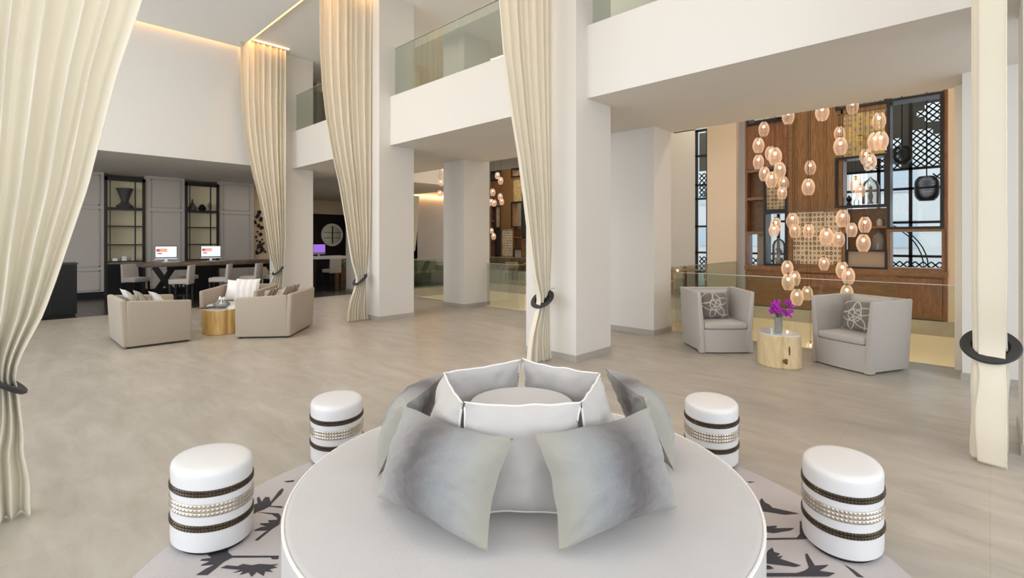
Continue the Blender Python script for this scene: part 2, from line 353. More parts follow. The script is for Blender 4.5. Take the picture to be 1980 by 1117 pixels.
# desk wall with two cabinet openings, panel mouldings
dw = MB()
Yw = 18.6
for a, b_ in ((-7, 2.24), (3.22, 4.25), (5.23, 6.33)): dw.box(a, b_, Yw, Yw + .2, 0, SOF)
dw.box(6.33, 7.3, Yw + .25, Yw + .4, 0, SOF)
struct('wall_desk', dw, 'taupe_wall')
tr = MB()
for a, b_ in ((1.0, 2.2), (3.3, 4.2), (5.3, 6.25), (-.4, .9)):
    for z0, z1 in ((.2, .78), (.88, 2.55), (2.65, SOF - .08)):
        for q in ((a + .05, b_ - .05, z0, z0 + .03), (a + .05, b_ - .05, z1 - .03, z1), (a + .05, a + .08, z0, z1), (b_ - .08, b_ - .05, z0, z1)):
            tr.box(q[0], q[1], Yw - .018, Yw, q[2], q[3])
M['taupe_trim'] = mat('taupe_moulding', (.40, .37, .34), .5)
struct('trim_panelling', tr, 'taupe_trim')
struct('baseboard_desk', MB().box(-7, 2.24, Yw - .02, Yw, 0, .16).box(3.22, 4.25, Yw - .02, Yw, 0, .16), 'black')
struct('wall_lit_panel', MB().box(6.33, 7.3, Yw + .2, Yw + .25, 0, SOF), 'sandlit')
struct('wall_tearoom', MB().box(9.6, 13.8, 24.0, 24.1, 0, 2.95), 'black')
struct('wall_return', MB().box(7.3, 7.45, 18.6, 22, 0, SOF).box(12.6, 12.8, 18, 24, 0, SOF), 'cream_wall')
struct('wall_tall_curtain_side', MB().box(12.6, 15.2, 18.0, 18.2, 0, CE), 'taupe_wall')
# cove strips (lit LED slots)
cv = MB().box(4.43, 4.54, -6.5, 13.9, 6.90, 6.94).box(-6.5, 4.4, 13.99, 14.04, 6.82, 6.86).box(4.56, 5.44, 13.42, 13.44, CE - .02, CE - .004).box(4.56, 5.44, 9.18, 9.20, CE - .02, CE - .004).box(4.56, 5.44, 4.28, 4.30, CE - .02, CE - .004)
tag(cv.build('cove_light', 'cove'), 'amber light strip glowing in the ceiling slot above the curtains', 'light')
tag(MB().box(12.6, 15.2, 17.9, 17.96, 3.56, 3.6).build('cove_light', 'cove'), 'amber light strip over the taupe wall beyond the far glass rail', 'light')
# the far window wall: iron frames, lattice, glass
def window(n, y0, y1, z1, ys, zs, lattice):
    mb = MB()
    x0, x1 = 15.98, 16.06
    for y in ys: mb.box(x0, x1, y - .035, y + .035, 0, z1)
    for z in zs: mb.box(x0, x1, y0, y1, z - .03, z + .03)
    w = struct('window_%d' % n, mb, 'iron')
    l = MB(); pl = MB()
    for (a, b, c, d, shape, plate) in lattice:
        st = .155
        ny = int((b - a) / st) + 1; nz = int((d - c) / st) + 1
        for i in range(ny):
            for j in range(nz):
                cy, cz = a + (i + .5) * st, c + (j + .5) * st
                if cy + st / 2 > b + .01 or cz + st / 2 > d + .01: continue
                h = st / 2
                if not shape(cy, cz):
                    if plate(cy, cz): pl.box(16.0, 16.03, cy - h, cy + h, cz - h, cz + h)
                    continue
                l.beam((16.02, cy - h, cz - h), (16.02, cy + h, cz + h), .03); l.beam((16.02, cy - h, cz + h), (16.02, cy + h, cz - h), .03)
    lo = l.build('lattice', 'iron', w)
    if len(pl.bm.verts): pl.build('screen_plate', 'plate', w)
    g = MB().box(16.075, 16.085, y0, y1, 0, z1).build('window_glass', 'pane', w)
    return w
arch = lambda yc, zc, r: (lambda y, z: (y - yc) ** 2 + (z - zc) ** 2 > r * r)
always = lambda y, z: True
never = lambda y, z: False
blob = lambda y, z: (y - .98) ** 2 + (z - 4.78) ** 2 < .075 or (3.5 < z < 4.35 and (y - 1.5) ** 2 + (z - 3.45) ** 2 < .95 and y < 1.42) or (3.5 < z < 4.5 and y > 1.6 and (y - 1.5) ** 2 + (z - 3.45) ** 2 < .8)
window(1, -.6, 2.9, 5.25, [-.6, .33, 1.45, 2.1, 2.9], [.03, .62, 1.25, 2.1, 2.95, 3.45, 5.22],
       [(-.5, 2.85, .65, 1.2, always, never), (.4, 2.9, 3.48, 5.22, blob, always), (.4, 1.1, 2.98, 3.42, lambda y, z: (y - 1.15) ** 2 + (z - 2.9) ** 2 > .09, never)])
window(2, 3.3, 5.6, 5.25, [3.3, 4.5, 5.6], [.03, .62, 1.25, 2.2, 3.45, 5.22], [(3.35, 5.5, .65, 1.2, always, never), (3.35, 5.5, 3.5, 4.3, arch(4.5, 3.0, .8), always)])
window(3, 6.2, 7.0, 5.25, [6.24, 6.6, 6.96], [.03, .62, 1.25, 2.1, 3.0, 3.45, 4.4, 5.22], [(6.25, 6.95, .65, 1.2, always, never), (6.25, 6.95, 3.05, 3.9, arch(6.3, 2.9, .45), always), (6.25, 6.95, 3.9, 5.2, never, always)])
struct('wall_piers', MB().box(16, 16.2, 2.9, 3.3, 0, 5.3).box(16, 16.2, 5.6, 6.2, 0, 5.3).box(16, 16.2, 7.0, 7.75, 0, 5.3), 'wall')
# outdoors
struct('ground_outside', MB().box(16.2, 60, -25, 40, -.5, -.35), 'pave')
def facade(x, y0, y1, h, n, rows, label):
    t = thing('building', label, 'building', (x, (y0 + y1) / 2, -.35)); w = y1 - y0
    MB().box(0, 6, -w / 2, w / 2, 0, h).build('wall', 'facade', t)
    for i in range(n):
        for j in range(rows):
            cy = -w / 2 + (i + .5) * w / n; cz = 1.6 + j * 3.0
            MB().box(-.08, .02, cy - w / n * .3, cy + w / n * .3, cz, cz + 1.5).build('window', 'facade_glass', t)
facade(34, -6, 5, 9, 4, 2, 'pale building with blue glass seen through the window behind the shelf wall')
facade(36, 7, 22, 12, 5, 3, 'pale building beyond the narrow window of the cafe')
hd = MB()
for i in range(60):
    a = random.uniform(-.4, 7); hd.ball((17.4 + random.uniform(-.3, .3), a, .25 + random.uniform(0, .5)), random.uniform(.15, .3), seg=8)
tag(hd.build('hedge', 'leafgrey'), 'low grey green hedge outside the lattice windows', 'hedge')['kind'] = 'stuff'

# ------------------------------------------------------------------ glass railings
def railing(label, p, q, z, h, n, name='glass_railing', fac=0):
    t = thing(name, label, 'railing', (p[0], p[1], z)); d = Vector((q[0] - p[0], q[1] - p[1], 0)); u = d / n
    nrm = Vector((-d.y, d.x, 0)).normalized() * .006
    for i in range(n):
        a, b = u * i + d.normalized() * .006, u * (i + 1) - d.normalized() * .006
        mb = MB(); bot = [a - nrm, b - nrm, b + nrm, a + nrm]; mb.hexa(bot, [v + Vector((0, 0, h)) for v in bot]); g = mb.build('glass_pane', 'glass', t)
        mb = MB(); up = Vector((0, 0, h)); mb.hexa([v + up for v in bot], [v + up + Vector((0, 0, .008)) for v in bot]); mb.build('top_edge', 'rail_cap', t)
    return t
railing('clear glass balustrade behind the two grey armchairs', (8.62, .26), (8.62, 4.15), 0, 1.06, 2)
railing('glass balustrade with greenish panes along the landing edge beside the sand pillar', (8.66, 4.56), (12.9, 4.56), 0, 1.12, 3)
railing('glass balustrade between the two slim columns at the far well', (8.72, 7.95), (8.72, 14.1), 0, 1.06, 3)
railing('glass balustrade on the far side of the second well before wooden chairs', (13.36, 7.95), (13.36, 14.1), 0, 1.0, 4)
railing('glass balustrade across the end of the second well', (8.8, 14.25), (13.3, 14.25), 0, 1.0, 3)
railing('upper floor glass balustrade above the middle curtain opening', (5.82, 4.97), (5.82, 8.98), SLAB, 1.02, 2)
railing('upper floor glass balustrade beside the curtain furthest away', (5.82, 9.93), (5.82, 13.88), SLAB, 1.02, 2)
railing('upper floor glass balustrade over the wide white beam', (5.82, -.15), (5.82, 4.02), SLAB, 1.02, 2)
for (y0, y1, lb) in ((4.97, 8.98, 'middle'), ): pass
# upper floor edge behind
struct('wall_upstairs', MB().box(8.45, 8.6, 12.0, 14.0, SLAB, CE).box(7.2, 12.4, 15.6, 15.8, SLAB, CE), 'sand_wall')
t = MB().box(6.9, 7.7, 15.45, 15.55, 5.15, 6.75); o = t.build('wall_picture', 'black'); o.location = (0, 0, -.35)
tag(o, 'dark framed panel on the upstairs wall behind the small glass rail', 'picture')

# ------------------------------------------------------------------ curtains
def curtain(label, Y, sgn, xc, cloth_seed, group, am_=1.0, wd=1.15, nf=8, ex=0):
    # gathered to the column side (sgn=+1: column lies toward +X); profile half of free edge against height
    t = thing('curtain', label, 'curtain', (xc, Y, 0), 0, group)
    rnd = random.Random(cloth_seed)
    prof = [(0, -.27), (.2, -.26), (.45, -.21), (.65, -.15), (.78, -.115), (.86, -.10), (.95, -.125), (1.2, -.21), (1.4, -.25), (2.08, -.37), (2.74, -.50), (3.25, -.63), (4.0, -.78), (4.62, -.86), (5.3, -.90), (CE, -.92)]
    profR = [(0, .17), (.3, .14), (.78, .095), (.86, .09), (1.0, .12), (1.6, .175), (CE, .21)]
    amp = [(0, .062), (.5, .058), (.78, .055), (.9, .055), (1.4, .06), (2.5, .055), (CE, .05)]
    def lerp(P, z):
        for (a, va), (b, vb) in zip(P, P[1:]):
            if z <= b: f = (z - a) / (b - a); return va + (vb - va) * f
        return P[-1][1]
    NU, NZ = 176, 80; bm = bmesh.new(); V = []
    ph = [rnd.uniform(-.5, .5) for _ in range(nf * 2 + 2)]
    am = [rnd.uniform(.6, 1.2) for _ in range(nf * 2 + 2)]
    for j in range(NZ + 1):
        z = .012 + (CE - .02) * (j / NZ) ** 1.35; row = []
        xl, xr, a = lerp(prof, z), lerp(profR, z), lerp(amp, z)
        for i in range(NU + 1):
            u = i / NU; k = u * nf * 2; ki = int(k); f = k - ki
            aa = am[ki] * (1 - f) + am[ki + 1] * f
            w = u + .022 * sin(2 * pi * u * 2 + ph[0] * 4) + .006 * sin(2 * pi * u * 5 + z * .5 + ph[1] * 6)
            x = xl * (1 + (wd - 1) * min(1, max(0, (.8 - z) / .4))) + (xr - xl) * w
            x -= ex * min(1, max(0, (z - 1.0) / 1.0)) * (1 - w)
            lobe = abs(sin(pi * u * nf + .12 * sin(z * .8 + ph[2] * 5)))
            y = am_ * a * aa * (2 * lobe ** .75 - 1) + .005 * noise.noise(Vector((u * 5, z * .6, cloth_seed * 3.1)))
            if u < .06: y = -am_ * a * (1 - (u / .06)) * .9 + y * (u / .06)
            if z < .7: y += .02 * noise.noise(Vector((u * 6, z * 3, cloth_seed))); x += .02 * noise.noise(Vector((u * 4 + 9, z * 2, cloth_seed))) * (1 - z)
            if z < .10: x += (.10 - z) * .15 * (u - .4)
            row.append(bm.verts.new((x * sgn, y, z)))
        V.append(row)
    for j in range(NZ):
        for i in range(NU): bm.faces.new((V[j][i], V[j][i + 1], V[j + 1][i + 1], V[j + 1][i]))
    me = bpy.data.meshes.new('cloth'); bm.to_mesh(me); bm.free(); me.materials.append(M['curtain'])
    for p in me.polygons: p.use_smooth = True
    c = bpy.data.objects.new('cloth', me); COL.objects.link(c); c.parent = t
    sd = c.modifiers.new('thick', 'SOLIDIFY'); sd.thickness = .004; sd.offset = 0
    # tieback: flat leather ring round the gathered cloth, higher on the column side
    mb = MB(); mb.lathe([(.112, -.010), (.168, -.012), (.175, 0), (.168, .012), (.112, .010), (.106, 0), (.112, -.010)], 40)
    r = mb.build('tieback_ring', 'darkgrey', t, True); r.location = (-.02 * sgn, 0, .85); r.rotation_euler = (0, -R(40) * sgn, 0)
    mb = MB(); mb.tube([(.125 * sgn, 0, .955), (.2 * sgn, 0, .98), (.235 * sgn, 0, .98)], .008); mb.build('wall_hook', 'steel', t)
    return t
G = 'ivory curtains tied back at the columns'
curtain('ivory curtain tied back at the big column behind the round banquette', 4.40, 1, 5.20, 1, G)
curtain('ivory curtain tied back between the tub armchairs and the slim column', 9.30, 1, 5.22, 2, G)
curtain('short looking ivory curtain furthest away, under the glowing ceiling corner', 13.55, 1, 5.22, 3, G)
curtain('narrow straight ivory curtain seen edge on with round black tieback, by the armchairs', 0.0, 1, 5.25, 4, G, 1.6, .8)
curtain('large ivory curtain closest to the view, swept down to a tieback at the picture edge', 4.18, -1, -.01, 5, G, 1.15, .62, 6, .085)

# ------------------------------------------------------------------ cushions
def pillow_bm(w, h, t, seed=0, n=18, soft=.07, wr=.006, back=.45):
    bm = bmesh.new(); V = {}
    for s in (1, -1):
        for i in range(n + 1):
            for j in range(n + 1):
                edge = i in (0, n) or j in (0, n)
                if edge and s == -1: V[(s, i, j)] = V[(1, i, j)]; continue
                u, v = 2 * i / n - 1, 2 * j / n - 1
                x = u * w / 2 * (1 - soft * (1 - v * v) * (.4 + .6 * abs(u))) ; z = v * h / 2 * (1 - soft * (1 - u * u) * (.4 + .6 * abs(v)))
                p = max(0, (1 - u * u)) ** .5 * max(0, (1 - v * v)) ** .5
                y = s * t / 2 * p * (1.25 if s < 0 else back)
                q = Vector((u * 2.3, v * 2.3, seed * 7.7 + s))
                y += wr * 1.4 * noise.noise(q) * p + s * wr * .9 * noise.noise(q * 3.2) * (p ** .5)
                cr = (abs(u) * abs(v)) ** 1.5; y += s * wr * 1.1 * sin(14 * (abs(u) - abs(v)) + seed) * cr * p ** .3 + s * wr * .35 * noise.noise(Vector((u * 9, v * 9, seed))) * p ** .3
                x += wr * .7 * noise.noise(Vector((v * 2.5, seed * 3.1, u))) ; z += wr * .7 * noise.noise(Vector((seed * 5.3, u * 2.5, v)))
                V[(s, i, j)] = bm.verts.new((x, y, z + h / 2))
    border = []
    for i in range(n): border.append(V[(1, i, 0)].co.copy())
    for j in range(n): border.append(V[(1, n, j)].co.copy())
    for i in range(n, 0, -1): border.append(V[(1, i, n)].co.copy())
    for j in range(n, 0, -1): border.append(V[(1, 0, j)].co.copy())
    for s in (1, -1):
        for i in range(n):
            for j in range(n):
                f = [V[(s, i, j)], V[(s, i + 1, j)], V[(s, i + 1, j + 1)], V[(s, i, j + 1)]]
                bm.faces.new(f if s == -1 else f[::-1])
    return bm, border
def pillow(label, w, h, t, m, loc, rz, tilt, roll=0, seed=0, piping=None, group=None, cat='cushion', name='cushion', pr=.005, **k):
    """stands on its lower edge, front face toward -Y before turning; tilt leans the top back (+Y)"""
    bm, border = pillow_bm(w, h, t, seed, **k)
    mb = MB(); mb.bm.free(); mb.bm = bm
    root = bpy.data.objects.new(name, None); COL.objects.link(root); tag(root, label, cat, group)
    root.location = loc
    root.rotation_euler = (Matrix.Rotation(rz, 3, 'Z') @ Matrix.Rotation(-tilt, 3, 'X') @ Matrix.Rotation(roll, 3, 'Y')).to_euler()
    o = mb.build('cover', m, root, True)
    for p in o.data.polygons: p.use_smooth = True
    if piping: MB().tube(border, pr, 6, True).build('piping', piping, o, True)
    return root

# ------------------------------------------------------------------ round banquette, rug
BX, BY, BZ, BR = 1.90, 1.755, .44, 1.132
t = thing('round_banquette', 'large round pale grey banquette with white piped rim in the middle of the rug', 'sofa', (BX, BY, .016))
z0 = -.016
MB().lathe([(1.06, 0), (1.06, .05)], 96).build('plinth', 'black', t)
pr = [(1.12, .04), (BR, .05)] + [(BR, z) for z in (.15, .25, .37)] + [(BR - .035 * (1 - cos(a)), BZ - .035 + z0 + .033 * sin(a)) for a in [i * pi / 2 / 5 for i in range(6)]] + [(.9, BZ + z0 + .002), (.6, BZ + z0 + .004), (.3, BZ + z0 + .004), (0, BZ + z0 + .004)]
bseat = MB().lathe(pr, 128).build('seat', 'suede', t, True)
MB().tube([((BR - .006) * cos(a), (BR - .006) * sin(a), BZ + z0 - .012) for a in [2 * pi * i / 128 for i in range(128)]], .007, 6, True).build('piping', 'piping', bseat, True)
MB().lathe([(.285, BZ + z0), (.285, .5), (.28, .80 + z0 - .02), (.265, .81 + z0), (.2, .82 + z0), (0, .822 + z0)], 64).build('central_backrest', 'suede', t, True)
# five piped cushions in a ring
cam_az = math.atan2(BY, BX)
names5 = ['front piped cushion facing the view', 'piped cushion on the window side', 'piped cushion at the rear beside the shelf wall side', 'piped cushion at the rear on the sofa side', 'piped cushion facing the sofas']
lab5 = ['plain pale grey cushion with white piping, in front of the banquette hub, fully seen',
        'plain pale grey cushion with white piping turned to the armchair side of the hub',
        'plain pale grey piped cushion behind the hub, its inner face on the armchair side',
        'plain pale grey piped cushion behind the hub, its inner face on the tub sofa side',
        'plain pale grey cushion with white piping turned to the tub sofa side of the hub']
for k in range(5):
    a = cam_az + pi + k * 2 * pi / 5
    r0 = .412
    pillow(lab5[k], .515, .47, .115, 'cushgrey', (BX + r0 * cos(a), BY + r0 * sin(a), BZ + .018), a + pi / 2, R(6), 0, 11 + k, 'piping', 'piped cushions round the banquette hub', wr=.014, soft=.05)
# ombre cushions leaning outside the ring
om = [(1.262, 1.708, 275.9, .67, .42, 23, 'ombreL', 'silver ombre cushion with dark band on the banquette, front of the tub sofa side'),
      (1.800, 1.094, -15.4, .65, .43, 23, 'ombreR', 'silver ombre cushion with dark band on the banquette, front of the armchair side'),
      (1.60, 2.385, 212, .62, .42, 23, 'ombreL', 'silver ombre cushion half hidden behind the front one, tub sofa side'),
      (2.615, 1.415, 52, .62, .42, 23, 'ombreR', 'silver ombre cushion half hidden behind the front one, armchair side')]
for k, (x, y, rz, w, h, ti, m, lb) in enumerate(om):
    pillow(lb, w, h, .25, m, (x, y, BZ + .022), R(rz), R(ti), 0, 40 + k, None, 'ombre cushions on the banquette', soft=.10, wr=.013, n=34, back=.2)
# rug with dark seed-head motifs
mb = MB(); mb.lathe([(0, 0), (1.9, 0), (1.905, .006), (1.895, .013), (0, .013)], 128)
TH = R(43.826)
def g0(px, py):
    a = (px - 990) / 963.65; dx = cos(TH) + sin(TH) * a; dy = sin(TH) - cos(TH) * a; q = 1.65 / ((py - 464.2) / 963.65)
    return dx * q - BX, dy * q - BY
motL = [[(715,670),(720,600),(745,590),(740,555),(755,540),(775,580),(800,545),(830,545),(840,580),(900,500),(925,480),(935,490),(920,520),(850,590),(840,610),(925,612),(925,625),(830,615),(780,640),(740,655)],
 [(740,655),(900,665),(915,690),(905,745),(850,780),(745,865),(725,860),(800,800),(820,790),(720,792),(725,785),(770,765),(810,760),(760,745),(765,738),(830,735),(820,715),(885,712),(890,700),(850,672)],
 [(935,430),(1010,420),(1010,432),(960,438)],
 [(430,935),(535,910),(530,950),(560,975),(900,975),(895,1000),(850,1000),(840,988),(560,990),(500,1020),(440,1070),(380,1117),(295,1117),(370,1070),(430,1040),(330,1050),(340,1040),(400,1015),(325,1012),(340,1000),(410,990),(380,970),(420,955)],
 [(475,1065),(520,1045),(600,1052),(640,1035),(700,1045),(760,1035),(840,1040),(900,1036),(860,1052),(890,1060),(830,1075),(860,1095),(800,1090),(790,1125),(740,1095),(700,1130),(680,1098),(610,1118),(640,1090),(560,1100),(620,1080),(540,1072)]]
motR = [[(235,520),(250,500),(270,530),(300,545),(320,565),(500,605),(400,612),(300,595),(255,590)],
 [(262,690),(345,685),(350,695),(330,702),(465,700),(440,715),(330,735),(262,725)],
 [(262,768),(480,765),(500,740),(500,655),(510,655),(515,700),(545,745),(560,770),(520,775),(262,780)],
 [(262,905),(290,850),(320,830),(330,860),(370,870),(350,890),(390,885),(370,905),(510,950),(470,960),(350,945),(262,935)],
 [(255,945),(300,950),(330,970),(300,975),(255,975)],
 [(230,1000),(480,1000),(530,985),(560,965),(545,920),(535,875),(550,870),(600,950),(690,945),(680,955),(630,985),(735,1000),(690,1024),(230,1024)],
 [(790,940),(850,975),(925,1030),(880,1025)],
 [(150,390),(205,393),(170,400)]]
flower = [[g0(300 + x / 3.7625, 820 + y / 3.7625) for x, y in p] for p in motL] + [[g0(1400 + x / 3.4138, 820 + y / 3.4138) for x, y in p] for p in motR]
mb.mi = 1
def flat(poly):
    vs = [mb.bm.verts.new((x, y, .0145)) for x, y in poly]
    try: f = mb.bm.faces.new(vs); f.material_index = 1; f.tag = True; return f
    except ValueError: return None
fl = [flat(p) for p in flower]
for rot in (-100, 85):   # the same motif carries on round the rug
    for p in flower[:5]: fl.append(flat([(x * cos(R(-rot)) - y * sin(R(-rot)), x * sin(R(-rot)) + y * cos(R(-rot))) for x, y in p]))
fl = [f for f in fl if f]
for f in fl:
    f.normal_update()
    if f.normal.z < 0: f.normal_flip()
bmesh.ops.triangulate(mb.bm, faces=fl)
o = mb.build('round_rug', ['rug', 'rugdark'], fix=False); o.location = (BX, BY, 0); tag(o, 'round lilac grey rug with dark seed head motifs under the banquette', 'rug')

# ------------------------------------------------------------------ oval stools
def ell(rx, ry, t, off=0): return ((rx + off) * cos(t), (ry + off) * sin(t))
def make_stool(loc, rz, label):
    t = thing('oval_stool', label, 'stool', loc, rz, 'oval white stools round the banquette')
    rx, ry, H = .232, .186, .435
    def lat(prof, n=64):
        mb = MB(); rings = []
        for off, z in prof: rings.append([mb.bm.verts.new((*ell(rx, ry, 2 * pi * k / n, off), z)) for k in range(n)])
        for i in range(len(rings) - 1):
            for k in range(n): mb.bm.faces.new((rings[i][k], rings[i][(k + 1) % n], rings[i + 1][(k + 1) % n], rings[i + 1][k]))
        mb.bm.faces.new(rings[0][::-1]); mb.bm.faces.new(rings[-1]); return mb
    lat([(-.02, 0), (-.02, .014)]).build('plinth', 'black', t)
    lat([(-.012, .012), (0, .022), (.002, .06), (0, .115), (0, .375)] ).build('body', 'white_leather', t, True)
    lat([(0, .375), (.001, .405), (-.003, .422), (-.011, .432), (-.03, H + .001), (-.06, H + .003), (-.10, H + .006), (-.15, H + .007)]).build('seat_pad', 'white_leather', t, True)
    def band(name, m, zc, rows, st):
        h = rows * st; mb = lat([(.0005, zc - h / 2), (.0025, zc - h / 2), (.0025, zc + h / 2), (.0005, zc + h / 2)])
        n = int(2 * pi * math.sqrt((rx * rx + ry * ry) / 2) / st)
        for k in range(n):
            for r in range(rows):
                a0, a1 = 2 * pi * k / n, 2 * pi * (k + 1) / n; z_a = zc - h / 2 + r * st; z_b = z_a + st; g = .0012
                P = [(*ell(rx, ry, a0, .003), z_a + g), (*ell(rx, ry, a1, .003), z_a + g), (*ell(rx, ry, a1, .003), z_b - g), (*ell(rx, ry, a0, .003), z_b - g)]
                vs = [mb.bm.verts.new(p) for p in P]; tip = mb.bm.verts.new((*ell(rx, ry, (a0 + a1) / 2, .0085), (z_a + z_b) / 2))
                for i in range(4): mb.bm.faces.new((vs[i], vs[(i + 1) % 4], tip))
        mb.build(name, m, t)
    band('bronze_band', 'bronze', .322, 2, .017); band('silver_band', 'silver', .236, 3, .021); band('bronze_band', 'bronze', .142, 2, .017)
    return t
s0 = make_stool((.845, 3.12, .016), R(-78), 'white oval stool with stud bands standing alone on the sofa side of the rug')
dup(s0, (3.21, .585, .016), R(-172), 'white oval stool with stud bands standing clear on the armchair side of the rug')
dup(s0, (1.81, 3.58, .016), R(-116), 'white oval stool half hidden by the banquette, on the sofa side')
dup(s0, (3.73, 1.51, .016), R(-156), 'white oval stool half hidden by the banquette, on the armchair side')

# ------------------------------------------------------------------ slipcovered seats
def slab(mb, p, q, th, h0, h1, flare=0, z0=.03, th2=None):
    """upright panel from p to q (plan), heights h0 at p and h1 at q, leaning outward (left normal) by flare"""
    p, q = Vector((*p, 0)), Vector((*q, 0)); d = (q - p).normalized(); n = Vector((-d.y, d.x, 0))
    b = [p, q, q - n * th, p - n * th]; f = n * flare
    th2 = th2 or th
    tp = [p + f + Vector((0, 0, h0)), q + f + Vector((0, 0, h1)), q + f - n * th2 + Vector((0, 0, h1)), p + f - n * th2 + Vector((0, 0, h0))]
    mb.hexa([v + Vector((0, 0, z0)) for v in b], tp); return mb
def soften(o, w=.02, seg=3):
    bv = o.modifiers.new('soft', 'BEVEL'); bv.width = w; bv.segments = seg; bv.limit_method = 'ANGLE'; bv.angle_limit = R(30)
    for p in o.data.polygons: p.use_smooth = True
    return o
def tub_sofa(loc, rz, W, D, label):
    """faces +X"""
    t = thing('tub_sofa', label, 'armchair', loc, rz, 'linen tub sofas round the trunk table')
    x0, x1, y = -D / 2, D / 2, W / 2
    soften(slab(MB(), (x0, -y), (x0, y), .13, .745, .745, .035, .025, .09).build('backrest', 'linen', t), .03)
    soften(slab(MB(), (x0 + .05, y), (x1, y), .11, .73, .68, .012, .025, .075).build('armrest', 'linen', t), .025)
    soften(slab(MB(), (x1, -y), (x0 + .05, -y), .11, .68, .73, .012, .025, .075).build('armrest', 'linen', t), .025)
    soften(MB().box(x0 + .1, x1 - .015, -y + .1, y - .1, .025, .27).build('seat_base', 'linen', t), .02)
    soften(MB().box(x0 + .13, x1 - .0, -y + .115, y - .115, .275, .42).build('seat_cushion', 'cushgrey', t), .045)
    for sx in (x0 + .08, x1 - .06):
        for sy in (-y + .07, y - .07): MB().box(sx - .02, sx + .02, sy - .02, sy + .02, 0, .028).build('foot', 'black', t)
    return t
tub_sofa((1.80, 10.02, 0), 0, 1.22, .90, 'beige linen tub sofa seen from its side, closest to the desk wall cabinet')
tub_sofa((3.56, 9.31, 0), R(139.5), 1.30, .89, 'beige linen tub sofa with its back toward the tied curtain and column')
tub_sofa((3.43, 10.83, 0), R(-135), 1.08, .90, 'beige linen tub sofa behind the trunk table facing the banquette')
# cushions on the sofas
def on_sofa(loc, rz, u, v, label, m, w=.46, h=.42, tilt=22, seed=1, t_=.13, yaw=0, zz=.43):
    x, y = u * cos(rz) - v * sin(rz), u * sin(rz) + v * cos(rz)
    return pillow(label, w, h, t_, m, (loc[0] + x, loc[1] + y, zz), rz + pi / 2 + yaw, R(tilt), 0, seed, None, 'scatter cushions on the tub sofas')
a = (1.80, 10.02); b_ = (3.56, 9.31); c_ = (3.43, 10.83)
on_sofa(a, 0, -.13, .26, 'white striped cushion at the far end of the side-on tub sofa', 'stripe_white', h=.46, seed=2, tilt=26)
on_sofa(a, 0, -.05, -.10, 'brown striped cushion in the middle of the side-on tub sofa', 'stripe_brown', w=.42, h=.44, seed=3, tilt=22)
on_sofa(a, 0, .17, -.24, 'pale striped cushion closest to the arm on the side-on tub sofa', 'stripe_white', w=.42, h=.44, seed=4, tilt=28)
on_sofa(c_, R(-135), .02, .12, 'white striped square cushion upright on the middle tub sofa', 'stripe_white', w=.48, h=.46, seed=5, tilt=14)
on_sofa(c_, R(-135), -.14, -.17, 'plain white cushion behind the striped one on the middle tub sofa', 'piping', w=.48, h=.44, seed=6, tilt=22)
on_sofa(b_, R(139.5), -.13, .28, 'tan cushion highest in the corner of the curtain side tub sofa', 'linen', w=.46, h=.48, seed=7, tilt=26)
on_sofa(b_, R(139.5), -.10, -.20, 'brown banded cushion in the middle of the curtain side tub sofa', 'stripe_brown', w=.42, h=.44, seed=8, tilt=24)
on_sofa(b_, R(139.5), .18, .14, 'pale banded cushion in front on the curtain side tub sofa', 'stripe_brown', w=.40, h=.42, seed=9, tilt=30)

def armchair(loc, rz, label):
    """flared skirted chair, faces +X"""
    W, D = .76, .72; t = thing('skirted_armchair', label, 'armchair', loc, rz, 'grey skirted armchairs by the glass rail')
    x0, x1, y = -D / 2, D / 2, W / 2
    soften(slab(MB(), (x0, -y), (x0, y), .12, .90, .90, .05, .02, .07).build('backrest', 'greylinen', t), .02)
    soften(slab(MB(), (x0, y), (x1, y), .10, .91, .895, .045, .02, .055).build('armrest', 'greylinen', t), .018)
    soften(slab(MB(), (x1, -y), (x0, -y), .10, .895, .91, .045, .02, .055).build('armrest', 'greylinen', t), .018)
    # skirt: front panel bowed, down to the floor, with corner pleats
    mb = MB(); n = 12
    pts = [(x1 + .0 + .03 * (1 - (2 * i / n - 1) ** 2), -y + .04 + (W - .08) * i / n) for i in range(n + 1)]
    poly = pts + [(x0 + .1, y - .04), (x0 + .1, -y + .04)]
    top = [((px - .01) if px > 0 else px, py * .96) for px, py in poly]
    mb.prism(poly, .015, .345, top); mb.build('skirt', 'greylinen', t)
    poly2 = [(px + .012 if px > 0 else px, py * .93) for px, py in poly]
    soften(MB().prism(poly2, .35, .445).build('seat_cushion', 'greylinen', t), .03)
    for sy in (-1, 1):
        mb = MB(); yy = sy * (y + .002)
        mb.hexa([(x1 - .09, yy, .012), (x1 + .02, yy + sy * .012, .012), (x1 + .025, yy - sy * .06, .012), (x1 - .02, yy - sy * .03, .012)],
                [(x1 - .03, yy, .33), (x1 + .003, yy, .33), (x1 + .003, yy - sy * .03, .33), (x1 - .01, yy - sy * .02, .33)])
        mb.build('corner_pleat', 'greylinen', t)
    return t
armchair((7.68, 3.04, 0), R(-135), 'grey skirted armchair beside the wide white column')
armchair((7.90, 1.24, 0), R(154), 'grey skirted armchair closest to the straight curtain, seen side on')
def on_chair(loc, rz, label, seed, u=.04, v=0, yaw=0):
    x, y = u * cos(rz) - v * sin(rz), u * sin(rz) + v * cos(rz)
    pillow(label, .42, .40, .12, 'swirl', (loc[0] + x, loc[1] + y, .455), rz + pi / 2 + yaw, R(11), 0, seed, None, 'ring patterned cushions')
on_chair((7.68, 3.04), R(-135), 'taupe cushion with pale rings on the armchair by the column', 21, v=-.03)
on_chair((7.90, 1.24), R(154), 'taupe cushion with pale rings on the armchair by the curtain', 22, v=-.02)
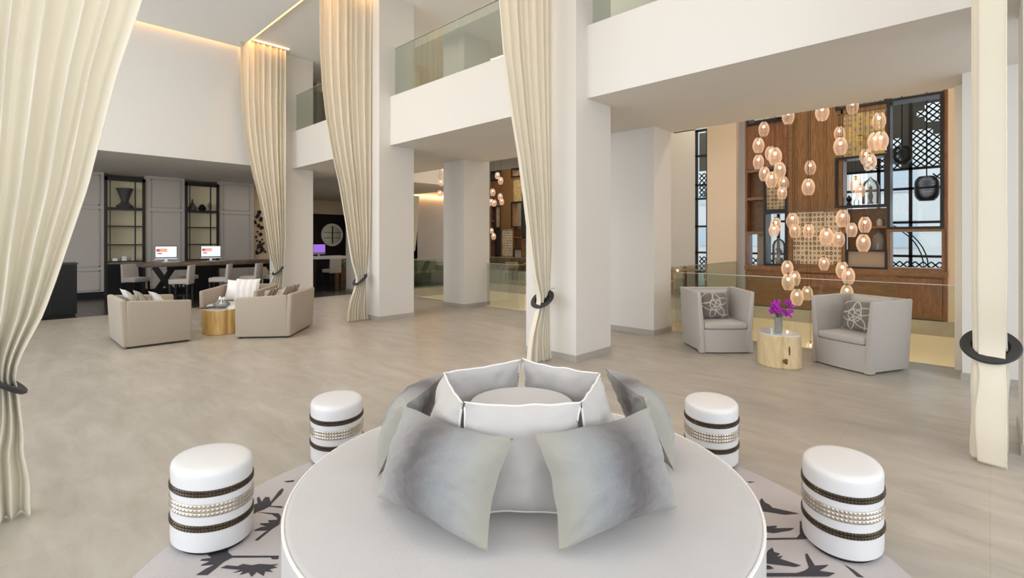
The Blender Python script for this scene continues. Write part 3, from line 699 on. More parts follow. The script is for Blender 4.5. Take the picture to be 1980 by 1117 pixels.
# soft back cushion leaning on the second chair
pillow('plain grey back cushion in the armchair closest to the curtain', .54, .46, .14, 'greylinen', (8.04, 1.17, .455), R(154) + pi / 2, R(10), 0, 23, None, 'plain back cushions in the armchairs')
pillow('plain grey back cushion in the armchair by the column', .54, .44, .14, 'greylinen', (7.77, 3.13, .455), R(-135) + pi / 2, R(10), 0, 24, None, 'plain back cushions in the armchairs')

# ------------------------------------------------------------------ trunk tables
def trunk(loc, rz, label, wood, rx, ry, H, topm):
    t = thing('trunk_table', label, 'table', loc, rz, None)
    n = 96; out = []
    for k in range(n):
        a = 2 * pi * k / n; r = 1 + .045 * cos(3 * a + .5) + .02 * cos(5 * a)
        for dc, wd, dp in ((R(250), .10, .10), (R(160), .12, .13), (R(40), .14, .10)):
            dd = abs((a - dc + pi) % (2 * pi) - pi); r -= dp * math.exp(-(dd / wd) ** 2)
        out.append((rx * r * cos(a), ry * r * sin(a)))
    o = MB().prism([(x * .97, y * .97) for x, y in out], 0, .012, out).prism(out, .012, H - .012).build('trunk', wood, t, True)
    MB().prism(out, H - .012, H).build('table_top', topm, t)
    return t, out
t, out = trunk((7.24, 2.04, 0), R(45), 'pale tree trunk table with white top between the two grey armchairs', 'trunk', .31, .24, .43, 'trunk_top')
# knot and split facing the banquette
kd = Vector((-.70, -.71, 0))
def side_mark(name, a, zc, w, h, parent):
    k = int(a / (2 * pi) * 96) % 96; x, y = out[k]; n = Vector((cos(a), sin(a), 0)); p = Vector((x, y, zc)); q = n.orthogonal(); tv = Vector((-n.y, n.x, 0))
    vs = MB(); ring = [(p + n * .004 + tv * (w * cos(b)) + Vector((0, 0, h * sin(b)))) for b in [2 * pi * i / 14 for i in range(14)]]
    f = [vs.bm.verts.new(v) for v in ring]; g_ = [vs.bm.verts.new(v - n * .03) for v in ring]; vs.bm.faces.new(f); vs.bm.faces.new(g_[::-1])
    for i in range(14): vs.bm.faces.new((f[i], f[(i + 1) % 14], g_[(i + 1) % 14], g_[i]))
    vs.build(name, 'knot', parent)
side_mark('bark_split', R(178), .24, .010, .06, t); side_mark('knot', R(172), .10, .035, .035, t)
trunk((2.86, 9.93, 0), R(20), 'golden tree trunk table with pale top among the tub sofas', 'trunk_gold', .33, .30, .44, 'trunk_top')
# vase with orchids
t = thing('flower_vase', 'smoky glass cylinder vase holding purple orchids on the pale trunk table', 'vase', (7.22, 2.03, .431))
MB().lathe([(.0, .003), (.045, .003), (.047, .02), (.047, .2), (.042, .2), (.042, .02), (0, .015)], 24).build('glass_cylinder', 'vase', t, True)
st = MB(); fb = MB()
for i in range(16):
    a = random.uniform(0, 2 * pi); r = random.uniform(.04, .19); zt = .25 + random.uniform(0, .14)
    ax = Vector((cos(TH + pi / 2), sin(TH + pi / 2), 0)) * (r * 1.0 * cos(a)) + Vector((cos(TH), sin(TH), 0)) * (r * .5 * sin(a))
    st.tube([(0, 0, .03), (ax.x * .2, ax.y * .2, .2), (ax.x, ax.y, zt)], .003, 5)
    for j in range(6):
        c = Vector((ax.x, ax.y, zt)) + Vector((random.uniform(-.035, .035), random.uniform(-.035, .035), random.uniform(-.04, .03)))
        for pth in range(5):
            b = 2 * pi * pth / 5 + random.random(); dirv = Vector((cos(b), sin(b) * .6, sin(b) * .8)) * .016
            fb.ball(c + dirv, .013, (1, .7, 1), 6)
st.build('stems', 'green', t); fb.build('blossoms', 'orchid', t, True)
# glass piece on golden table
t = thing('glass_bowl', 'clear glass bowl with white blossoms on the golden trunk table', 'bowl', (2.84, 9.93, .441))
MB().lathe([(0, .004), (.07, .004), (.13, .04), (.14, .075), (.09, .12), (.06, .15), (.057, .15), (.085, .12), (.132, .075), (.122, .042), (.068, .01), (0, .01)], 28).build('glass_shell', 'crystal', t, True)
fb = MB()
for i in range(9): fb.ball((random.uniform(-.05, .05), random.uniform(-.05, .05), .16 + random.uniform(-.01, .03)), .022, (1, 1, .7), 7)
fb.build('blossoms', 'piping', t, True)
t = MB().box(-.12, .12, -.08, .08, 0, .012).build('booklet', 'vessel'); t.location = (2.65, 10.08, .441); t.rotation_euler = (0, 0, .5); tag(t, 'thin dark booklet lying on the golden trunk table', 'book')

# ------------------------------------------------------------------ long desk with stools, monitors
t = thing('communal_table', 'long dark wood bar height table with slanted black legs before the cabinets', 'table', (4.55, 16.0, 0))
soften(MB().box(-1.9, 2.1, -.42, .42, .95, 1.06).build('table_top', 'tablewood', t), .008)
for sx in (-1.35, 1.45):
    mb = MB()
    mb.beam((sx - .28, -.3, .95), (sx + .28, -.3, 0), .14, .12).beam((sx + .28, .3, .95), (sx - .28, .3, 0), .14, .12)
    mb.build('leg', 'black', t)
MB().box(-1.3, 1.4, -.03, .03, .84, .95).build('apron', 'black', t)
def make_barchair(loc, rz, label):
    """back towards -X, faces +X"""
    t = thing('counter_chair', label, 'chair', loc, rz, 'upholstered chairs at the long table')
    soften(MB().box(-.22, .22, -.23, .23, .52, .64).build('seat', 'greylinen', t), .025)
    soften(slab(MB(), (-.24, -.23), (-.24, .23), .08, 1.0, 1.0, .03, .50, .06).build('backrest', 'greylinen', t), .02)
    for sx in (-.2, .19):
        for sy in (-.2, .2): MB().box(sx - .02, sx + .02, sy - .02, sy + .02, 0, .525).build('leg', 'black', t)
    MB().box(-.19, .19, -.012, .012, .2, .225).box(.18, .2, -.2, .2, .2, .225).build('footrest', 'black', t)
    return t
c0 = make_barchair((3.40, 15.22, 0), R(150), 'pale counter chair at the slanted table leg under the first monitor')
for x, y, rz, lb in ((4.30, 15.20, 150, 'pale counter chair on the near side between the two monitors'), (5.08, 15.2, 140, 'pale counter chair on the near side, third along toward the curtain'),
                     (2.70, 16.75, -60, 'pale counter chair in shadow at the table end by the tall cabinet'), (3.95, 16.95, -90, 'pale counter chair on the far side below the first monitor'),
                     (5.75, 15.2, 120, 'pale counter chair half hidden behind the furthest curtain')):
    dup(c0, (x, y, 0), R(rz), lb)
def monitor(loc, rz, label):
    t = thing('monitor', label, 'monitor', loc, rz, None)
    c = MB().box(-.25, .25, -.012, .012, .10, .43).build('casing', 'black', t); MB().box(-.238, .238, -.016, -.012, .125, .418).build('screen', 'screen', c)
    MB().box(-.25, .25, -.014, .012, .07, .10).build('chin', 'steel', t); MB().box(-.03, .03, .012, .03, .01, .2).box(-.1, .1, -.08, .08, 0, .01).build('stand', 'steel', t); return t
monitor((3.27, 16.2, 1.061), R(-8), 'lit white monitor with red banner in front of the taupe wall'); monitor((4.35, 16.2, 1.061), R(-8), 'lit white monitor with red banner in front of the second cabinet')
for x, lb in ((3.32, 'thin keyboard before the monitor at the taupe wall'), (4.42, 'thin keyboard before the monitor at the second cabinet')):
    k = MB().box(-.2, .2, -.06, .06, 0, .015).build('keyboard', 'steel'); k.location = (x, 15.9, 1.061); tag(k, lb, 'keyboard')
# cabinets
def cabinet(x0, x1, label):
    xm = (x0 + x1) / 2; w = (x1 - x0) / 2 - .005; t = thing('display_cabinet', label, 'cabinet', (xm, Yw + .02, 0)); H = SOF - .12
    fr = MB()
    for sx in (-w, w - .07): fr.box(sx, sx + .07, -.08, -.02, 0, H)
    fr.box(-w, w, -.08, -.02, H - .1, H).box(w - .26, w - .23, -.07, -.03, 1, H).box(-w + .12, -w + .14, -.07, -.03, 1, H)
    fr.build('frame', 'iron', t)
    for z in (1.0, 1.5, 2.05, 2.55): MB().box(-w + .07, w - .07, -.06, .36, z, z + (.07 if z == 2.55 else .03)).build('shelf', 'iron', t)
    MB().box(-w + .005, w - .005, .38, .42, 0, H).box(-w + .0, -w + .01, 0, .4, 1, H).box(w - .01, w, 0, .4, 1, H).build('back_panel', 'niche', t)
    MB().box(-w + .07, w - .07, -.05, .36, .0, .93).build('lower_cupboard', 'black', t)
    return t
cabinet(2.24, 3.22, 'tall black display cabinet holding a dark vase, beside the table end'); cabinet(4.25, 5.23, 'tall black display cabinet behind the second monitor')
def lathe_item(name, label, cat, loc, prof, m, n=20):
    o = MB().lathe(prof, n).build(name, m, None, True); o.location = loc; return tag(o, label, cat)
lathe_item('vase', 'dark fluted vase with flared mouth on the top shelf of the first cabinet', 'vase', (2.75, Yw + .17, 2.625), [(0, 0), (.2, 0), (.22, .05), (.13, .12), (.09, .2), (.15, .4), (.22, .58), (.2, .58), (.08, .25), (0, .2)], 'vessel')
lathe_item('bottle', 'pointed dark perfume bottle on the second cabinet top shelf', 'bottle', (4.5, Yw + .15, 2.625), [(0, 0), (.12, 0), (.13, .08), (.03, .25), (.02, .34), (0, .38)], 'vessel')
lathe_item('jar', 'squat black jar on the second cabinet top shelf', 'jar', (4.78, Yw + .15, 2.625), [(0, 0), (.09, 0), (.12, .08), (.07, .16), (.04, .2), (0, .2)], 'black')
lathe_item('figurine', 'small silvery figurine at the edge of the second cabinet top shelf', 'figurine', (5.0, Yw + .12, 2.625), [(0, 0), (.06, 0), (.03, .08), (.07, .17), (.04, .25), (0, .29)], 'steel')
for i, x in enumerate((2.5, 2.72, 2.95)):
    o = MB().box(-.06, .06, -.06, .06, 0, .08 + .05 * (i % 2)).build('box', 'steel'); o.location = (x, Yw + .12, 1.035)
    tag(o, ['small grey box by the frame on the lowest shelf of the first cabinet', 'taller grey box in the middle of the lowest shelf of the first cabinet', 'small grey box next to the inner post of the first cabinet'][i], 'box')
# black console at the far edge, flowers of metal on lit panel
t = thing('black_console', 'tall black console standing on the dark floor beside the large curtain', 'cabinet', (.9, 14.75, 0))
MB().box(-.5, .38, -.3, .3, .04, 1.12).build('body', 'black', t); MB().box(-.52, .40, -.32, .32, 1.12, 1.15).build('top', 'darkgrey', t); MB().box(-.46, .35, -.27, .27, 0, .04).build('plinth', 'black', t); MB().box(-.06, -.05, -.305, -.3, .1, 1.1).build('door_seam', 'iron', t)
mb = MB()
for i in range(34):
    z = 1.2 + (i / 34) ** 1.3 * 1.5; x = 6.42 + random.uniform(0, .38) * (1 - .4 * i / 34); r = random.uniform(.035, .075)
    if 1.65 < z < 2.1 and i % 2: continue
    mb.lathe([(r * .5, 0), (r, .012), (r, .022), (r * .5, .03), (r * .5, 0)], 10, (0, 0, 0))
    nv = 10 * 5
    for v in list(mb.bm.verts)[-nv:]:
        xx, yy, zz = v.co; v.co = (x + xx, Yw + .19 - zz, z + yy)
o = mb.build('wall_sculpture', 'art'); tag(o, 'dark metal blossom sculpture on the lit sand panel beside the curtain', 'sculpture')
# tearoom beyond
t = thing('round_mirror', 'round mirror in a wide cream ring on the dark far wall', 'mirror', (11.85, 23.93, 1.92))
mb = MB(); mb.lathe([(.44, -.04), (.57, -.04), (.57, 0), (.44, 0), (.44, -.04)], 40); o = mb.build('ring_frame', 'piping', t, True); o.rotation_euler = (R(90), 0, 0); o.location = (0, 0, 0)
mb = MB(); mb.lathe([(0, .005), (.45, .005), (.45, .02), (0, .02)], 40); o = mb.build('mirror_glass', 'mirror', t); o.rotation_euler = (R(90), 0, 0)
MB().box(-.44, .44, -.06, -.03, -.17, -.145).box(-.44, .44, -.06, -.03, .1, .125).box(-.015, .015, -.06, -.03, -.44, .44).build('glazing_bars', 'iron', t)
t = thing('counter', 'pale stone counter seen between the curtain and the column', 'counter', (8.55, 17.3, 0)); MB().box(-.75, .45, -.35, .35, .98, 1.08).build('worktop', 'pale_stone', t); MB().box(-.7, .0, -.25, .3, 0, .98).build('base', 'black', t)
monitor((8.05, 17.25, 1.082), R(10), 'violet lit monitor on the pale stone counter').children[0].children[0].data = MB().box(-.238, .238, -.016, -.012, .125, .418).build('tmp_screen', 'screen_violet').data
bpy.data.objects.remove(bpy.data.objects['tmp_screen'])
dup(c0, (8.25, 16.72, 0), R(100), 'cream counter chair at the pale stone counter')
t = thing('planter_box', 'low brown timber planter with pale foliage beyond the counter', 'planter', (9.6, 19.2, 0)); MB().box(-.5, .6, -.3, .3, 0, .55).build('box', 'tawny', t)
mb = MB()
for i in range(40): mb.ball((random.uniform(-.45, .55), random.uniform(-.25, .25), .6 + random.uniform(0, .3)), .07, seg=6)
mb.build('foliage', 'leafgrey', t)

# ------------------------------------------------------------------ shelf wall
XS = 13.3
def shelf_wall(label, X, Yo, sc, full=True):
    """coordinates: Y decreases toward +px; X is the front plane"""
    t = thing('shelf_wall', label, 'shelving', (X, Yo, 0)); t.scale = (1, sc, sc)
    def bx(name, m, a, b, z0, z1, x0=0, x1=.4): return MB().box(x0, x1, a, b, z0, z1).build(name, m, t)
    def frame(name, m, a, b, z0, z1, w=.05, x0=-.03, x1=.40):
        return MB().box(x0, x1, a, a + w, z0, z1).box(x0, x1, b - w, b, z0, z1).box(x0, x1, a + w, b - w, z0, z0 + w).box(x0, x1, a + w, b - w, z1 - w, z1).build(name, m, t)
    # reference frame: y relative to 0 (= world Y 0)
    H = 5.0
    bx('upright', 'red_wood', 4.47, 4.52, 0, H); bx('upright', 'tawny', 3.42, 3.55, 1.0, H); bx('upright', 'tawny', 2.40, 2.44, 1.0, H); bx('upright', 'tawny', 1.56, 1.61, 1.0, H); bx('upright', 'red_wood', .62, .69, 0, H)
    bx('wood_panel', 'red_wood', 3.55, 4.47, 3.45, 4.55, .02, .1)
    bx('wood_panel', 'slatwood', 2.44, 3.42, 2.36, H, .02, .1)
    bx('ledge', 'tawny', .62, 4.52, .90, 1.02, -.04, .45)
    for z in (1.80, 2.66, 3.36): bx('shelf', 'tawny', 4.06, 4.47, z, z + .07)
    bx('back_panel', 'tawny', 4.06, 4.47, 1.87, 3.36, .30, .34); bx('back_panel', 'taupe_panel', 4.06, 4.32, 1.02, 1.8, .30, .34)
    frame('black_frame', 'iron', 3.54, 4.07, 2.36, 3.40); bx('medallion_panel', 'medal_small', 3.59, 4.02, 2.41, 3.35, .05, .09)
    frame('black_frame', 'iron', 3.54, 4.07, 1.02, 2.36)
    frame('wood_frame', 'tawny', 2.36, 3.50, 1.02, 2.38, .07, -.02, .12); bx('medallion_panel', 'medal', 2.43, 3.43, 1.07, 2.30, .03, .08)
    bx('medallion_panel', 'medal_gold', 1.64, 2.52, 3.52, 4.50, .03, .08); bx('shelf', 'tawny', 1.56, 2.52, 4.5, 4.6)
    frame('black_frame', 'iron', 1.60, 2.55, 2.38, 3.52); frame('black_frame', 'iron', 1.60, 2.55, 4.60, 5.0)
    bx('back_panel', 'tawny', 1.61, 2.36, 1.44, 2.36, .28, .32); bx('shelf', 'tawny', 1.61, 2.40, 1.91, 1.96)
    frame('black_frame', 'iron', 1.60, 2.36, 1.02, 1.44, .04); bx('niche_panel', 'taupe_panel', 1.64, 2.32, 1.06, 1.40, .06, .1)
    frame('black_frame', 'iron', .68, 1.60, 1.88, 4.66, .055); frame('wood_frame', 'tawny', .66, 1.59, 1.02, 1.88, .05)
    frame('black_frame', 'iron', 3.50, 4.47, 4.56, 5.0, .05)
    bx('plinth_panel', 'tawny', .62, 4.52, .02, .90, .02, .3)
    bx('cabinet_front', 'red_wood', .70, 1.42, .12, .86, -.015, .02); bx('cabinet_front', 'red_wood', 2.4, 3.5, .55, .86, -.02, .02)
    return t
shelf_wall('tall walnut and black iron shelf wall behind the cluster of pendants', XS, 0, 1)
t = shelf_wall('second walnut shelf wall glimpsed far away between slim column and curtain', 20.0, 17.05, 1.0); t.scale = (1, .86, 1.25); t.location = (20, 17.05, -.62)
struct('floor_far', MB().box(16, 27, 7.75, 27, -.32, -.02), 'floor'); struct('wall_behind_far_shelf', MB().box(22.5, 22.7, 10, 27, 0, 7), 'wall')
# things in the shelf
def item(name, label, cat, y, z, prof, m, x=.2): return lathe_item(name, label, cat, (XS + x, y, z), prof, m, 16)
cl = [(.12, 0), (.12, .25), (.09, .35), (.03, .40), (.02, .43), (.0, .44)]
item('glass_cloche', 'tall clear glass dome in the middle window niche of the shelf wall', 'cloche', 1.92, 2.45, [(.16, 0), (.16, .40), (.12, .50), (.04, .56), (.02, .6), (0, .61)], 'crystal')
item('figurine', 'slim dark figurine under the glass dome in the shelf wall', 'figurine', 1.92, 2.452, [(0, 0), (.07, 0), (.03, .06), (.05, .18), (.02, .3), (.04, .36), (0, .42)], 'art')
item('figurine', 'small dark horse-like ornament beside the glass dome', 'figurine', 2.32, 2.432, [(0, 0), (.06, 0), (.03, .08), (.06, .15), (.02, .22), (0, .24)], 'iron')
item('bottle', 'small pale bottle by the frame edge in the middle window niche', 'bottle', 2.18, 2.432, [(0, 0), (.05, 0), (.055, .1), (.02, .15), (.02, .2), (0, .2)], 'crystal')
item('glass_cloche', 'glass dome over a plant in the narrow tall niche of the shelf wall', 'cloche', 3.78, 1.072, [(.15, 0), (.15, .45), (.11, .56), (.03, .62), (0, .63)], 'crystal')
t = thing('potted_plant', 'small dark plant in a brown pot under the narrow niche glass dome', 'plant', (XS + .2, 3.78, 1.075)); MB().lathe([(0, 0), (.07, 0), (.09, .14), (.08, .14), (0, .1)], 14).build('pot', 'tawny', t)
mb = MB()
for i in range(14): mb.ball((random.uniform(-.06, .06), random.uniform(-.06, .06), .2 + random.uniform(0, .22)), .03, seg=6)
mb.build('leaves', 'art', t)
item('lantern', 'small glass lantern in the lower wood cell of the shelf wall', 'lantern', 1.77, 1.444, cl, 'crystal', .14)
item('jar', 'pale ceramic jar in the upper wood cell of the shelf wall', 'jar', 1.76, 1.964, [(0, 0), (.06, 0), (.07, .1), (.04, .16), (0, .17)], 'pale_stone', .26)
# woven lanterns near the windows
def lantern(loc, label, r, h):
    t = thing('woven_lantern', label, 'lamp', loc, 0, 'dark woven lanterns')
    mb = MB(); n = 18
    for i in range(n):
        z = -h * i / (n - 1); f = 1 - abs(2 * i / (n - 1) - 1) ** 4 * .35
        mb.tube([(r * f * cos(a), r * f * sin(a), z) for a in [2 * pi * k / 20 for k in range(20)]], h / n * .42, 5, True)
    mb.build('woven_shade', 'iron', t); MB().tube([(0, 0, 0), (0, 0, CE - loc[2])], .012, 5).build('cord', 'iron', t)
    MB().lathe([(0, CE - loc[2] - .06), (.05, CE - loc[2] - .06), (.05, CE - loc[2]), (0, CE - loc[2])], 10).build('ceiling_rose', 'iron', t)
lantern((14.5, 1.47, 3.80), 'upper dark woven drum lantern seen in the tall window frame', .19, .38); lantern((14.5, 1.03, 3.07), 'lower dark woven drum lantern seen in the tall window frame', .215, .52)
# arching floor lamp behind the frame
t = thing('arc_lamp', 'pair of thin black arching stems behind the tall window frame', 'lamp', (15.2, 1.1, 0))
for dy in (0, .28): MB().tube([(0, dy * .6 - .05 + .0, 0)] + [(0, -.05 + dy * .3 + .95 * (1 - cos(a)), 1.0 + 1.05 * sin(a)) for a in [i * pi / 2 / 10 for i in range(11)]], .014, 6).build('stem', 'iron', t)
MB().lathe([(0, 0), (.16, 0), (.16, .02), (0, .02)], 20).build('base', 'iron', t)

# ------------------------------------------------------------------ pendants
def make_pendant():
    t = thing('pendant_lamp', '', 'lamp')
    pf = []; n = 26; Hh = 1.42
    for i in range(n + 1):
        u = i / n; z = Hh * (1 - u)          # unit diameter; top at Hh
        r = .5 * math.sin(pi * min(1, .08 + .80 * u)) ** .62
        r *= 1 + .018 * sin(u * 2 * pi * 9)
        pf.append((r, z))
    pf = pf[::-1]
    mb = MB(); n2 = 20; rings = []
    for r, z in pf: rings.append([mb.bm.verts.new((r * cos(2 * pi * k / n2), r * sin(2 * pi * k / n2), z)) for k in range(n2)])
    for i in range(len(rings) - 1):
        for k in range(n2): mb.bm.faces.new((rings[i][k], rings[i][(k + 1) % n2], rings[i + 1][(k + 1) % n2], rings[i + 1][k]))
    mb.build('glass_shade', 'amber', t, True)
    hd_ = MB().lathe([(0, 1.12), (.07, 1.12), (.07, 1.40), (.12, 1.42), (.12, 1.48), (0, 1.5)], 12).build('lamp_holder', 'iron', t)
    MB().ball((0, 0, .95), .12, (1, 1, 1.15), 10).build('bulb', 'bulb', hd_, True)
    MB().tube([(0, 0, 0), (0, 0, 1)], .013, 4).build('cord', 'iron', t)
    return t
TH = R(43.826)
def ray(px, py):
    a = (px - 990) / 963.65; return Vector((cos(TH) + sin(TH) * a, sin(TH) - cos(TH) * a, (464.2 - py) / 963.65))
# shade centres measured in the photograph, turned into places in the well (distance from apparent size)
PD = [(568,152,50),(458,210,45),(721,133,55),(857,108,48),(977,172,52),(798,228,42),(803,287,55),(434,283,48),(434,357,45),(488,318,44),(509,333,55),(530,395,50),(461,411,45),(493,437,50),(547,453,42),(541,497,40),(667,383,45),(658,470,52),(958,265,56),(985,262,58),(917,333,48),(935,357,52),(871,460,50),(892,487,40),(587,622,50),(598,667,45),(512,640,45),(504,665,42),(660,668,45),(740,693,55),(795,705,48),(813,612,55),(853,663,45),(913,640,50),(906,722,55),(729,815,42),(564,835,48),(812,843,52),(838,870,52),(596,880,48),(568,897,52),(653,947,45),(607,965,52),(832,945,50),(668,1190,34)]
def backdrop(x, y):
    if y > 1100: return 'low in the well beside the trunk table'
    if y > 850: return 'below the shelf ledge, ' + ('armchair side' if x > 700 else 'orchid side')
    if x > 770:
        if y < 335: return 'in front of the gilded medallion panel'
        if y < 565: return 'in front of the middle window niche'
        return 'in front of the small wood cells'
    if x < 562:
        if y < 385: return 'in front of the reddish corner panel'
        return 'in front of the narrow black niches'
    if y < 570: return 'in front of the tall slatted walnut panel'
    return 'in front of the cream medallion panel'
P0 = make_pendant(); items = []
for i, (x, y, w) in enumerate(PD):
    px, py = 1280 + x / 2.327, 160 + y / 2.327; D = 538 / w; d = ray(px, py)
    lo, hi = 9.35 / d.x, 12.75 / d.x; D0 = max(lo, min(D, hi)); best = None
    for q in range(81):
        Dq = lo + (hi - lo) * q / 80; pq = d * Dq; rq = w / 2.327 * Dq / 963.65 / 2
        clash = sum(max(0, rq + it[1] / 2 + .012 - math.hypot(pq.x - it[0].x, pq.y - it[0].y)) for it in items)
        sc = clash * 40 + abs(Dq - D0)
        if best is None or sc < best[0]: best = (sc, Dq)
    D = best[1]; p = d * D + Vector((0, 0, 1.65)); dia = w / 2.327 * D / 963.65
    items.append([p, dia, backdrop(x, y), y])
groups = {}
for it in items: groups.setdefault(it[2], []).append(it)
ordn = ['topmost', 'second', 'third', 'fourth', 'fifth', 'sixth', 'seventh', 'eighth', 'ninth', 'tenth', 'eleventh', 'twelfth', 'thirteenth']
def put_pendant(root, p, dia, lb, group):
    root.location = (p.x, p.y, p.z - .68 * dia); root.scale = (dia, dia, dia); root['label'] = lb; root['group'] = group
    for c in root.children:
        if c.name.startswith('cord'): c.location = (0, 0, 1.48); c.scale = (.22 / dia, .22 / dia, (CE - (p.z - .68 * dia)) / dia - 1.49)
first = True
for gname, lst in groups.items():
    lst.sort(key=lambda q: q[3])
    for k, it in enumerate(lst):
        r = P0 if first else dup(P0); first = False
        short = gname.split(',')
        rank = '' if len(lst) == 1 else (', %s from the top' % ordn[k] if k else ', topmost')
        put_pendant(r, it[0], it[1], 'amber glass pendant %s%s' % (gname, rank), 'amber glass pendants over the first well')
P2 = [(677,148,35),(700,185,38),(643,268,38),(632,340,35),(654,345,35),(697,300,35),(708,335,33),(636,545,28),(650,585,33),(270,200,33),(262,278,36),(283,110,24)]
P2s = sorted([q for q in P2 if q[0] > 400], key=lambda q: q[1]); P2l = sorted([q for q in P2 if q[0] < 400], key=lambda q: q[1])
for lst, where in ((P2s, 'beside the far shelf wall'), (P2l, 'at the edge of the slim free column')):
    for k, (x, y, w) in enumerate(lst):
        d = ray(780 + x / 3.723, 300 + y / 3.723); D = 18 if d.x * 18 < 13.1 else 13.1 / d.x; p = d * D + Vector((0, 0, 1.65))
        if p.y > 14.1 : D = 13.9 / d.y; p = d * D + Vector((0, 0, 1.65))
        D = D * (1 - .012 * (k % 5)); p = d * D + Vector((0, 0, 1.65)); put_pendant(dup(P0), p, w / 3.723 * D / 963.65, 'small far amber pendant %s%s' % (where, ', %s from the top' % ordn[k] if k else ', topmost'), 'amber glass pendants over the second well')

# ------------------------------------------------------------------ cafe furniture beyond
def make_cafe_chair(loc, rz, label):
    t = thing('cafe_chair', label, 'chair', loc, rz, 'light oak cafe chairs')
    MB().box(-.24, .24, -.24, .24, .40, .46).build('seat', 'pale_stone', t); MB().box(-.27, -.22, -.26, .26, .46, .80).build('backrest', 'lightwood', t)
    for s in (-1, 1): MB().box(-.25, .25, s * .27 - .02, s * .27 + .02, .60, .65).box(.2, .25, s * .27 - .02, s * .27 + .02, .46, .6).build('armrest', 'lightwood', t)
    for sx in (-.23, .22):
        for sy in (-.25, .25): MB().box(sx - .02, sx + .02, sy - .02, sy + .02, 0, .42).build('leg', 'lightwood', t)
    return t
k0 = make_cafe_chair((13.95, 13.55, 0), R(200), 'light oak cafe chair behind the far rail of the second well')
dup(k0, (15.35, 12.35, 0), R(20), 'light oak cafe chair across the small table from it, behind the second well')
dup(k0, (14.1, 7.15, 0), R(30), 'light oak cafe chair beyond the landing, closest to the white column')
dup(k0, (15.45, 6.15, 0), R(200), 'light oak cafe chair beyond the landing near the narrow window')
dup(k0, (15.4, 7.35, 0), R(120), 'light oak cafe chair beyond the landing against the white wall')
def cafe_table(loc, label):
    t = thing('cafe_table', label, 'table', loc, 0, 'small cafe tables'); MB().lathe([(0, .72), (.35, .72), (.35, .75), (0, .75)], 24).build('table_top', 'lightwood', t)
    MB().lathe([(.2, 0), (.2, .02), (.03, .04), (.03, .72)], 16).build('pedestal', 'iron', t)
cafe_table((14.65, 12.95, 0), 'small round cafe table behind the far rail of the second well'); cafe_table((14.75, 6.75, 0), 'small round cafe table beyond the landing by the window')
t = thing('lounge_sofa', 'olive green sofa seen through glass at the end of the second well', 'sofa', (11.6, 16.2, 0), R(-90))
M['olive'] = mat('olive_fabric', (.17, .165, .10), .9)
soften(MB().box(-.4, .4, -1.1, 1.1, .08, .42).build('seat', 'olive', t), .04); soften(MB().box(-.5, -.3, -1.1, 1.1, .08, .85).build('backrest', 'olive', t), .04)
for s in (-1, 1): soften(MB().box(-.45, .4, s * 1.15 - .1, s * 1.15 + .1, .08, .62).build('armrest', 'olive', t), .03)
# thin tied curtain far beyond
mb = MB()
for i in range(9): mb.tube([(12.5 + .03 * i, 17.8, SOF - .06), (12.45 + .028 * i, 17.8, 2.4), (12.36 + .02 * i, 17.8, 1.2)], .022, 6)
o = mb.build('curtain', 'curtain'); tag(o, 'slim pale curtain drawn aside beyond the second well', 'curtain'); o['group'] = 'far curtains'

# ------------------------------------------------------------------ lights
def area(name, loc, rot, sx, sy, power, col):
    l = bpy.data.lights.new(name, 'AREA'); l.shape = 'RECTANGLE'; l.size = sx; l.size_y = sy; l.energy = power; l.color = col
    o = bpy.data.objects.new(name, l); COL.objects.link(o); o.location = loc; o.rotation_euler = rot; return o
# daylight through the big windows behind and beside the camera, plus added ceiling fill
cool = (.84, .92, 1.0)
area('daylight_south', (-2, -6.75, 3.1), (R(90), 0, R(0)), 6, 4.8, 150, cool)
area('daylight_south_east', (6, -6.75, 3.1), (R(90), 0, 0), 6, 4.8, 230, cool)
area('daylight_west', (-6.75, -2, 3.2), (R(90), 0, R(-90)), 7, 4.4, 130, (.94, .96, 1))
area('daylight_west_far', (-6.75, 8.5, 3.2), (R(90), 0, R(-90)), 10, 4.4, 640, (.90, .96, 1.0))
area('ceiling_fill_south', (2, -6.6, 2.4), (R(90 + 42), 0, 0), 12, 3, 520, cool)  # upturned fill, added to brighten the ceilings and soffits
area('ceiling_fill_west', (-6.6, 5, 2.4), (R(90 + 42), 0, R(-90)), 14, 3, 520, (.92, .96, 1))  # second upturned fill light, added for the ceilings
area('daylight_shelf_window', (15.9, 3.2, 2.8), (R(90), 0, R(90)), 7, 5, 160, cool)
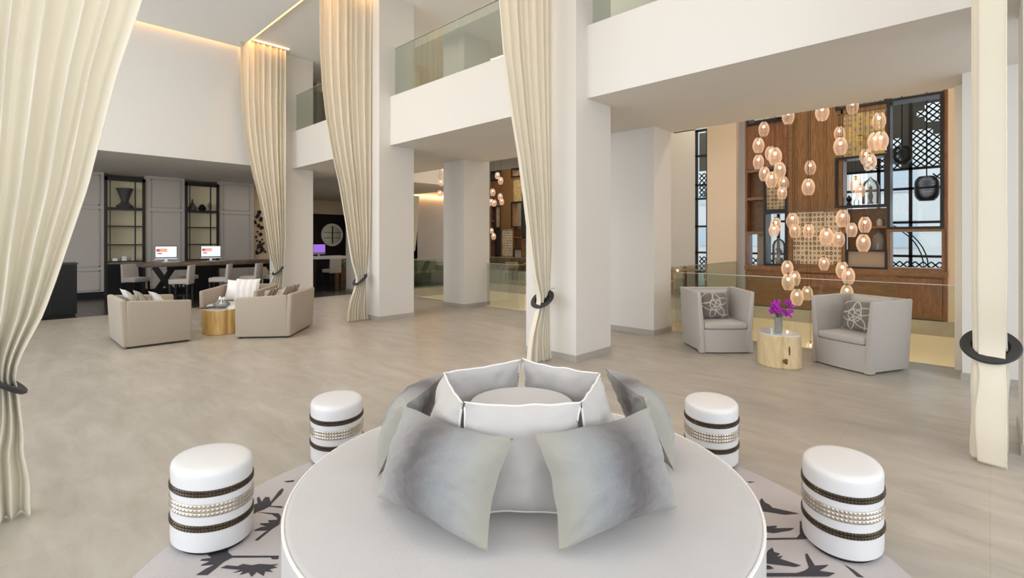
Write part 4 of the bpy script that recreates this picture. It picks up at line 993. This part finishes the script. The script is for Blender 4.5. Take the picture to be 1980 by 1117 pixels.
# ceiling washes of the building (downlights)
for (x, y, z, p) in ((1.5, 3, 6.55, 70), (1.5, 9, 6.55, 190), (7.0, 7, 3.58, 14), (7.0, 2, 3.58, 14), (7.0, 12, 3.58, 14)):
    area('ceiling_downlight', (x, y, z), (0, 0, 0), 1.6 if z > 4 else .3, 1.6 if z > 4 else .3, p, (1, .82, .62))
for (x, y, z, p) in ((11, 2.5, 6.6, 190), (11, 11, 6.6, 170), (14.7, 6.5, 6.6, 80), (15, 12, 6.6, 80), (11, 2.4, -.6, 260), (11, 11, -.6, 260), (18.2, 17.5, 6.6, 260), (21.4, 16.5, 6.5, 400)):  # last two: unseen lights added to brighten the far shelf and its back wall
    area('well_and_fill_light', (x, y, z), (0, 0, 0), 1.0, 1.0, p, (1, .84, .67))
for (x, y, z, p) in ((3, 16.8, 3.55, 14), (6, 17.4, 3.55, 12), (10, 20, 3.55, 90), (0, 16.5, 3.55, 9)):
    area('desk_downlight', (x, y, z), (0, 0, 0), .5, .5, p, (1, .88, .74))
area('gallery_light', (7.2, 8, 6.6), (0, 0, 0), .6, 8, 60, (1, .82, .6))
W = bpy.data.worlds.new('world'); S.world = W; W.use_nodes = True
N = W.node_tree.nodes; L = W.node_tree.links; bg = N['Background']
tc = N.new('ShaderNodeTexCoord'); sx = N.new('ShaderNodeSeparateXYZ'); L.new(tc.outputs['Generated'], sx.inputs[0])
L.new(ramp(N, L, sx.outputs['Z'], [(0, (.97, .985, 1)), (.5, (.80, .89, 1))]), bg.inputs['Color']); bg.inputs['Strength'].default_value = 3.6

# ------------------------------------------------------------------ camera
cd = bpy.data.cameras.new('camera'); cam = bpy.data.objects.new('camera', cd); COL.objects.link(cam)
cam.location = (0, 0, 1.65); cam.rotation_euler = (R(90), 0, R(43.826 - 90)); cd.sensor_width = 36; cd.lens = 963.65 / 1980 * 36
cd.shift_y = -(558.5 - 464.2) / 1980; cd.clip_start = .05; cd.clip_end = 200
S.camera = cam
S.view_settings.view_transform = 'Standard'; S.view_settings.look = 'None'; S.view_settings.exposure = -1.03; S.view_settings.gamma = 1; S.view_settings.use_curve_mapping = False
S.cycles.use_denoising = True; S.cycles.max_bounces = 8; S.cycles.diffuse_bounces = 5; S.cycles.transparent_max_bounces = 24; S.cycles.caustics_reflective = False; S.cycles.caustics_refractive = False
S.cycles.sample_clamp_indirect = 6
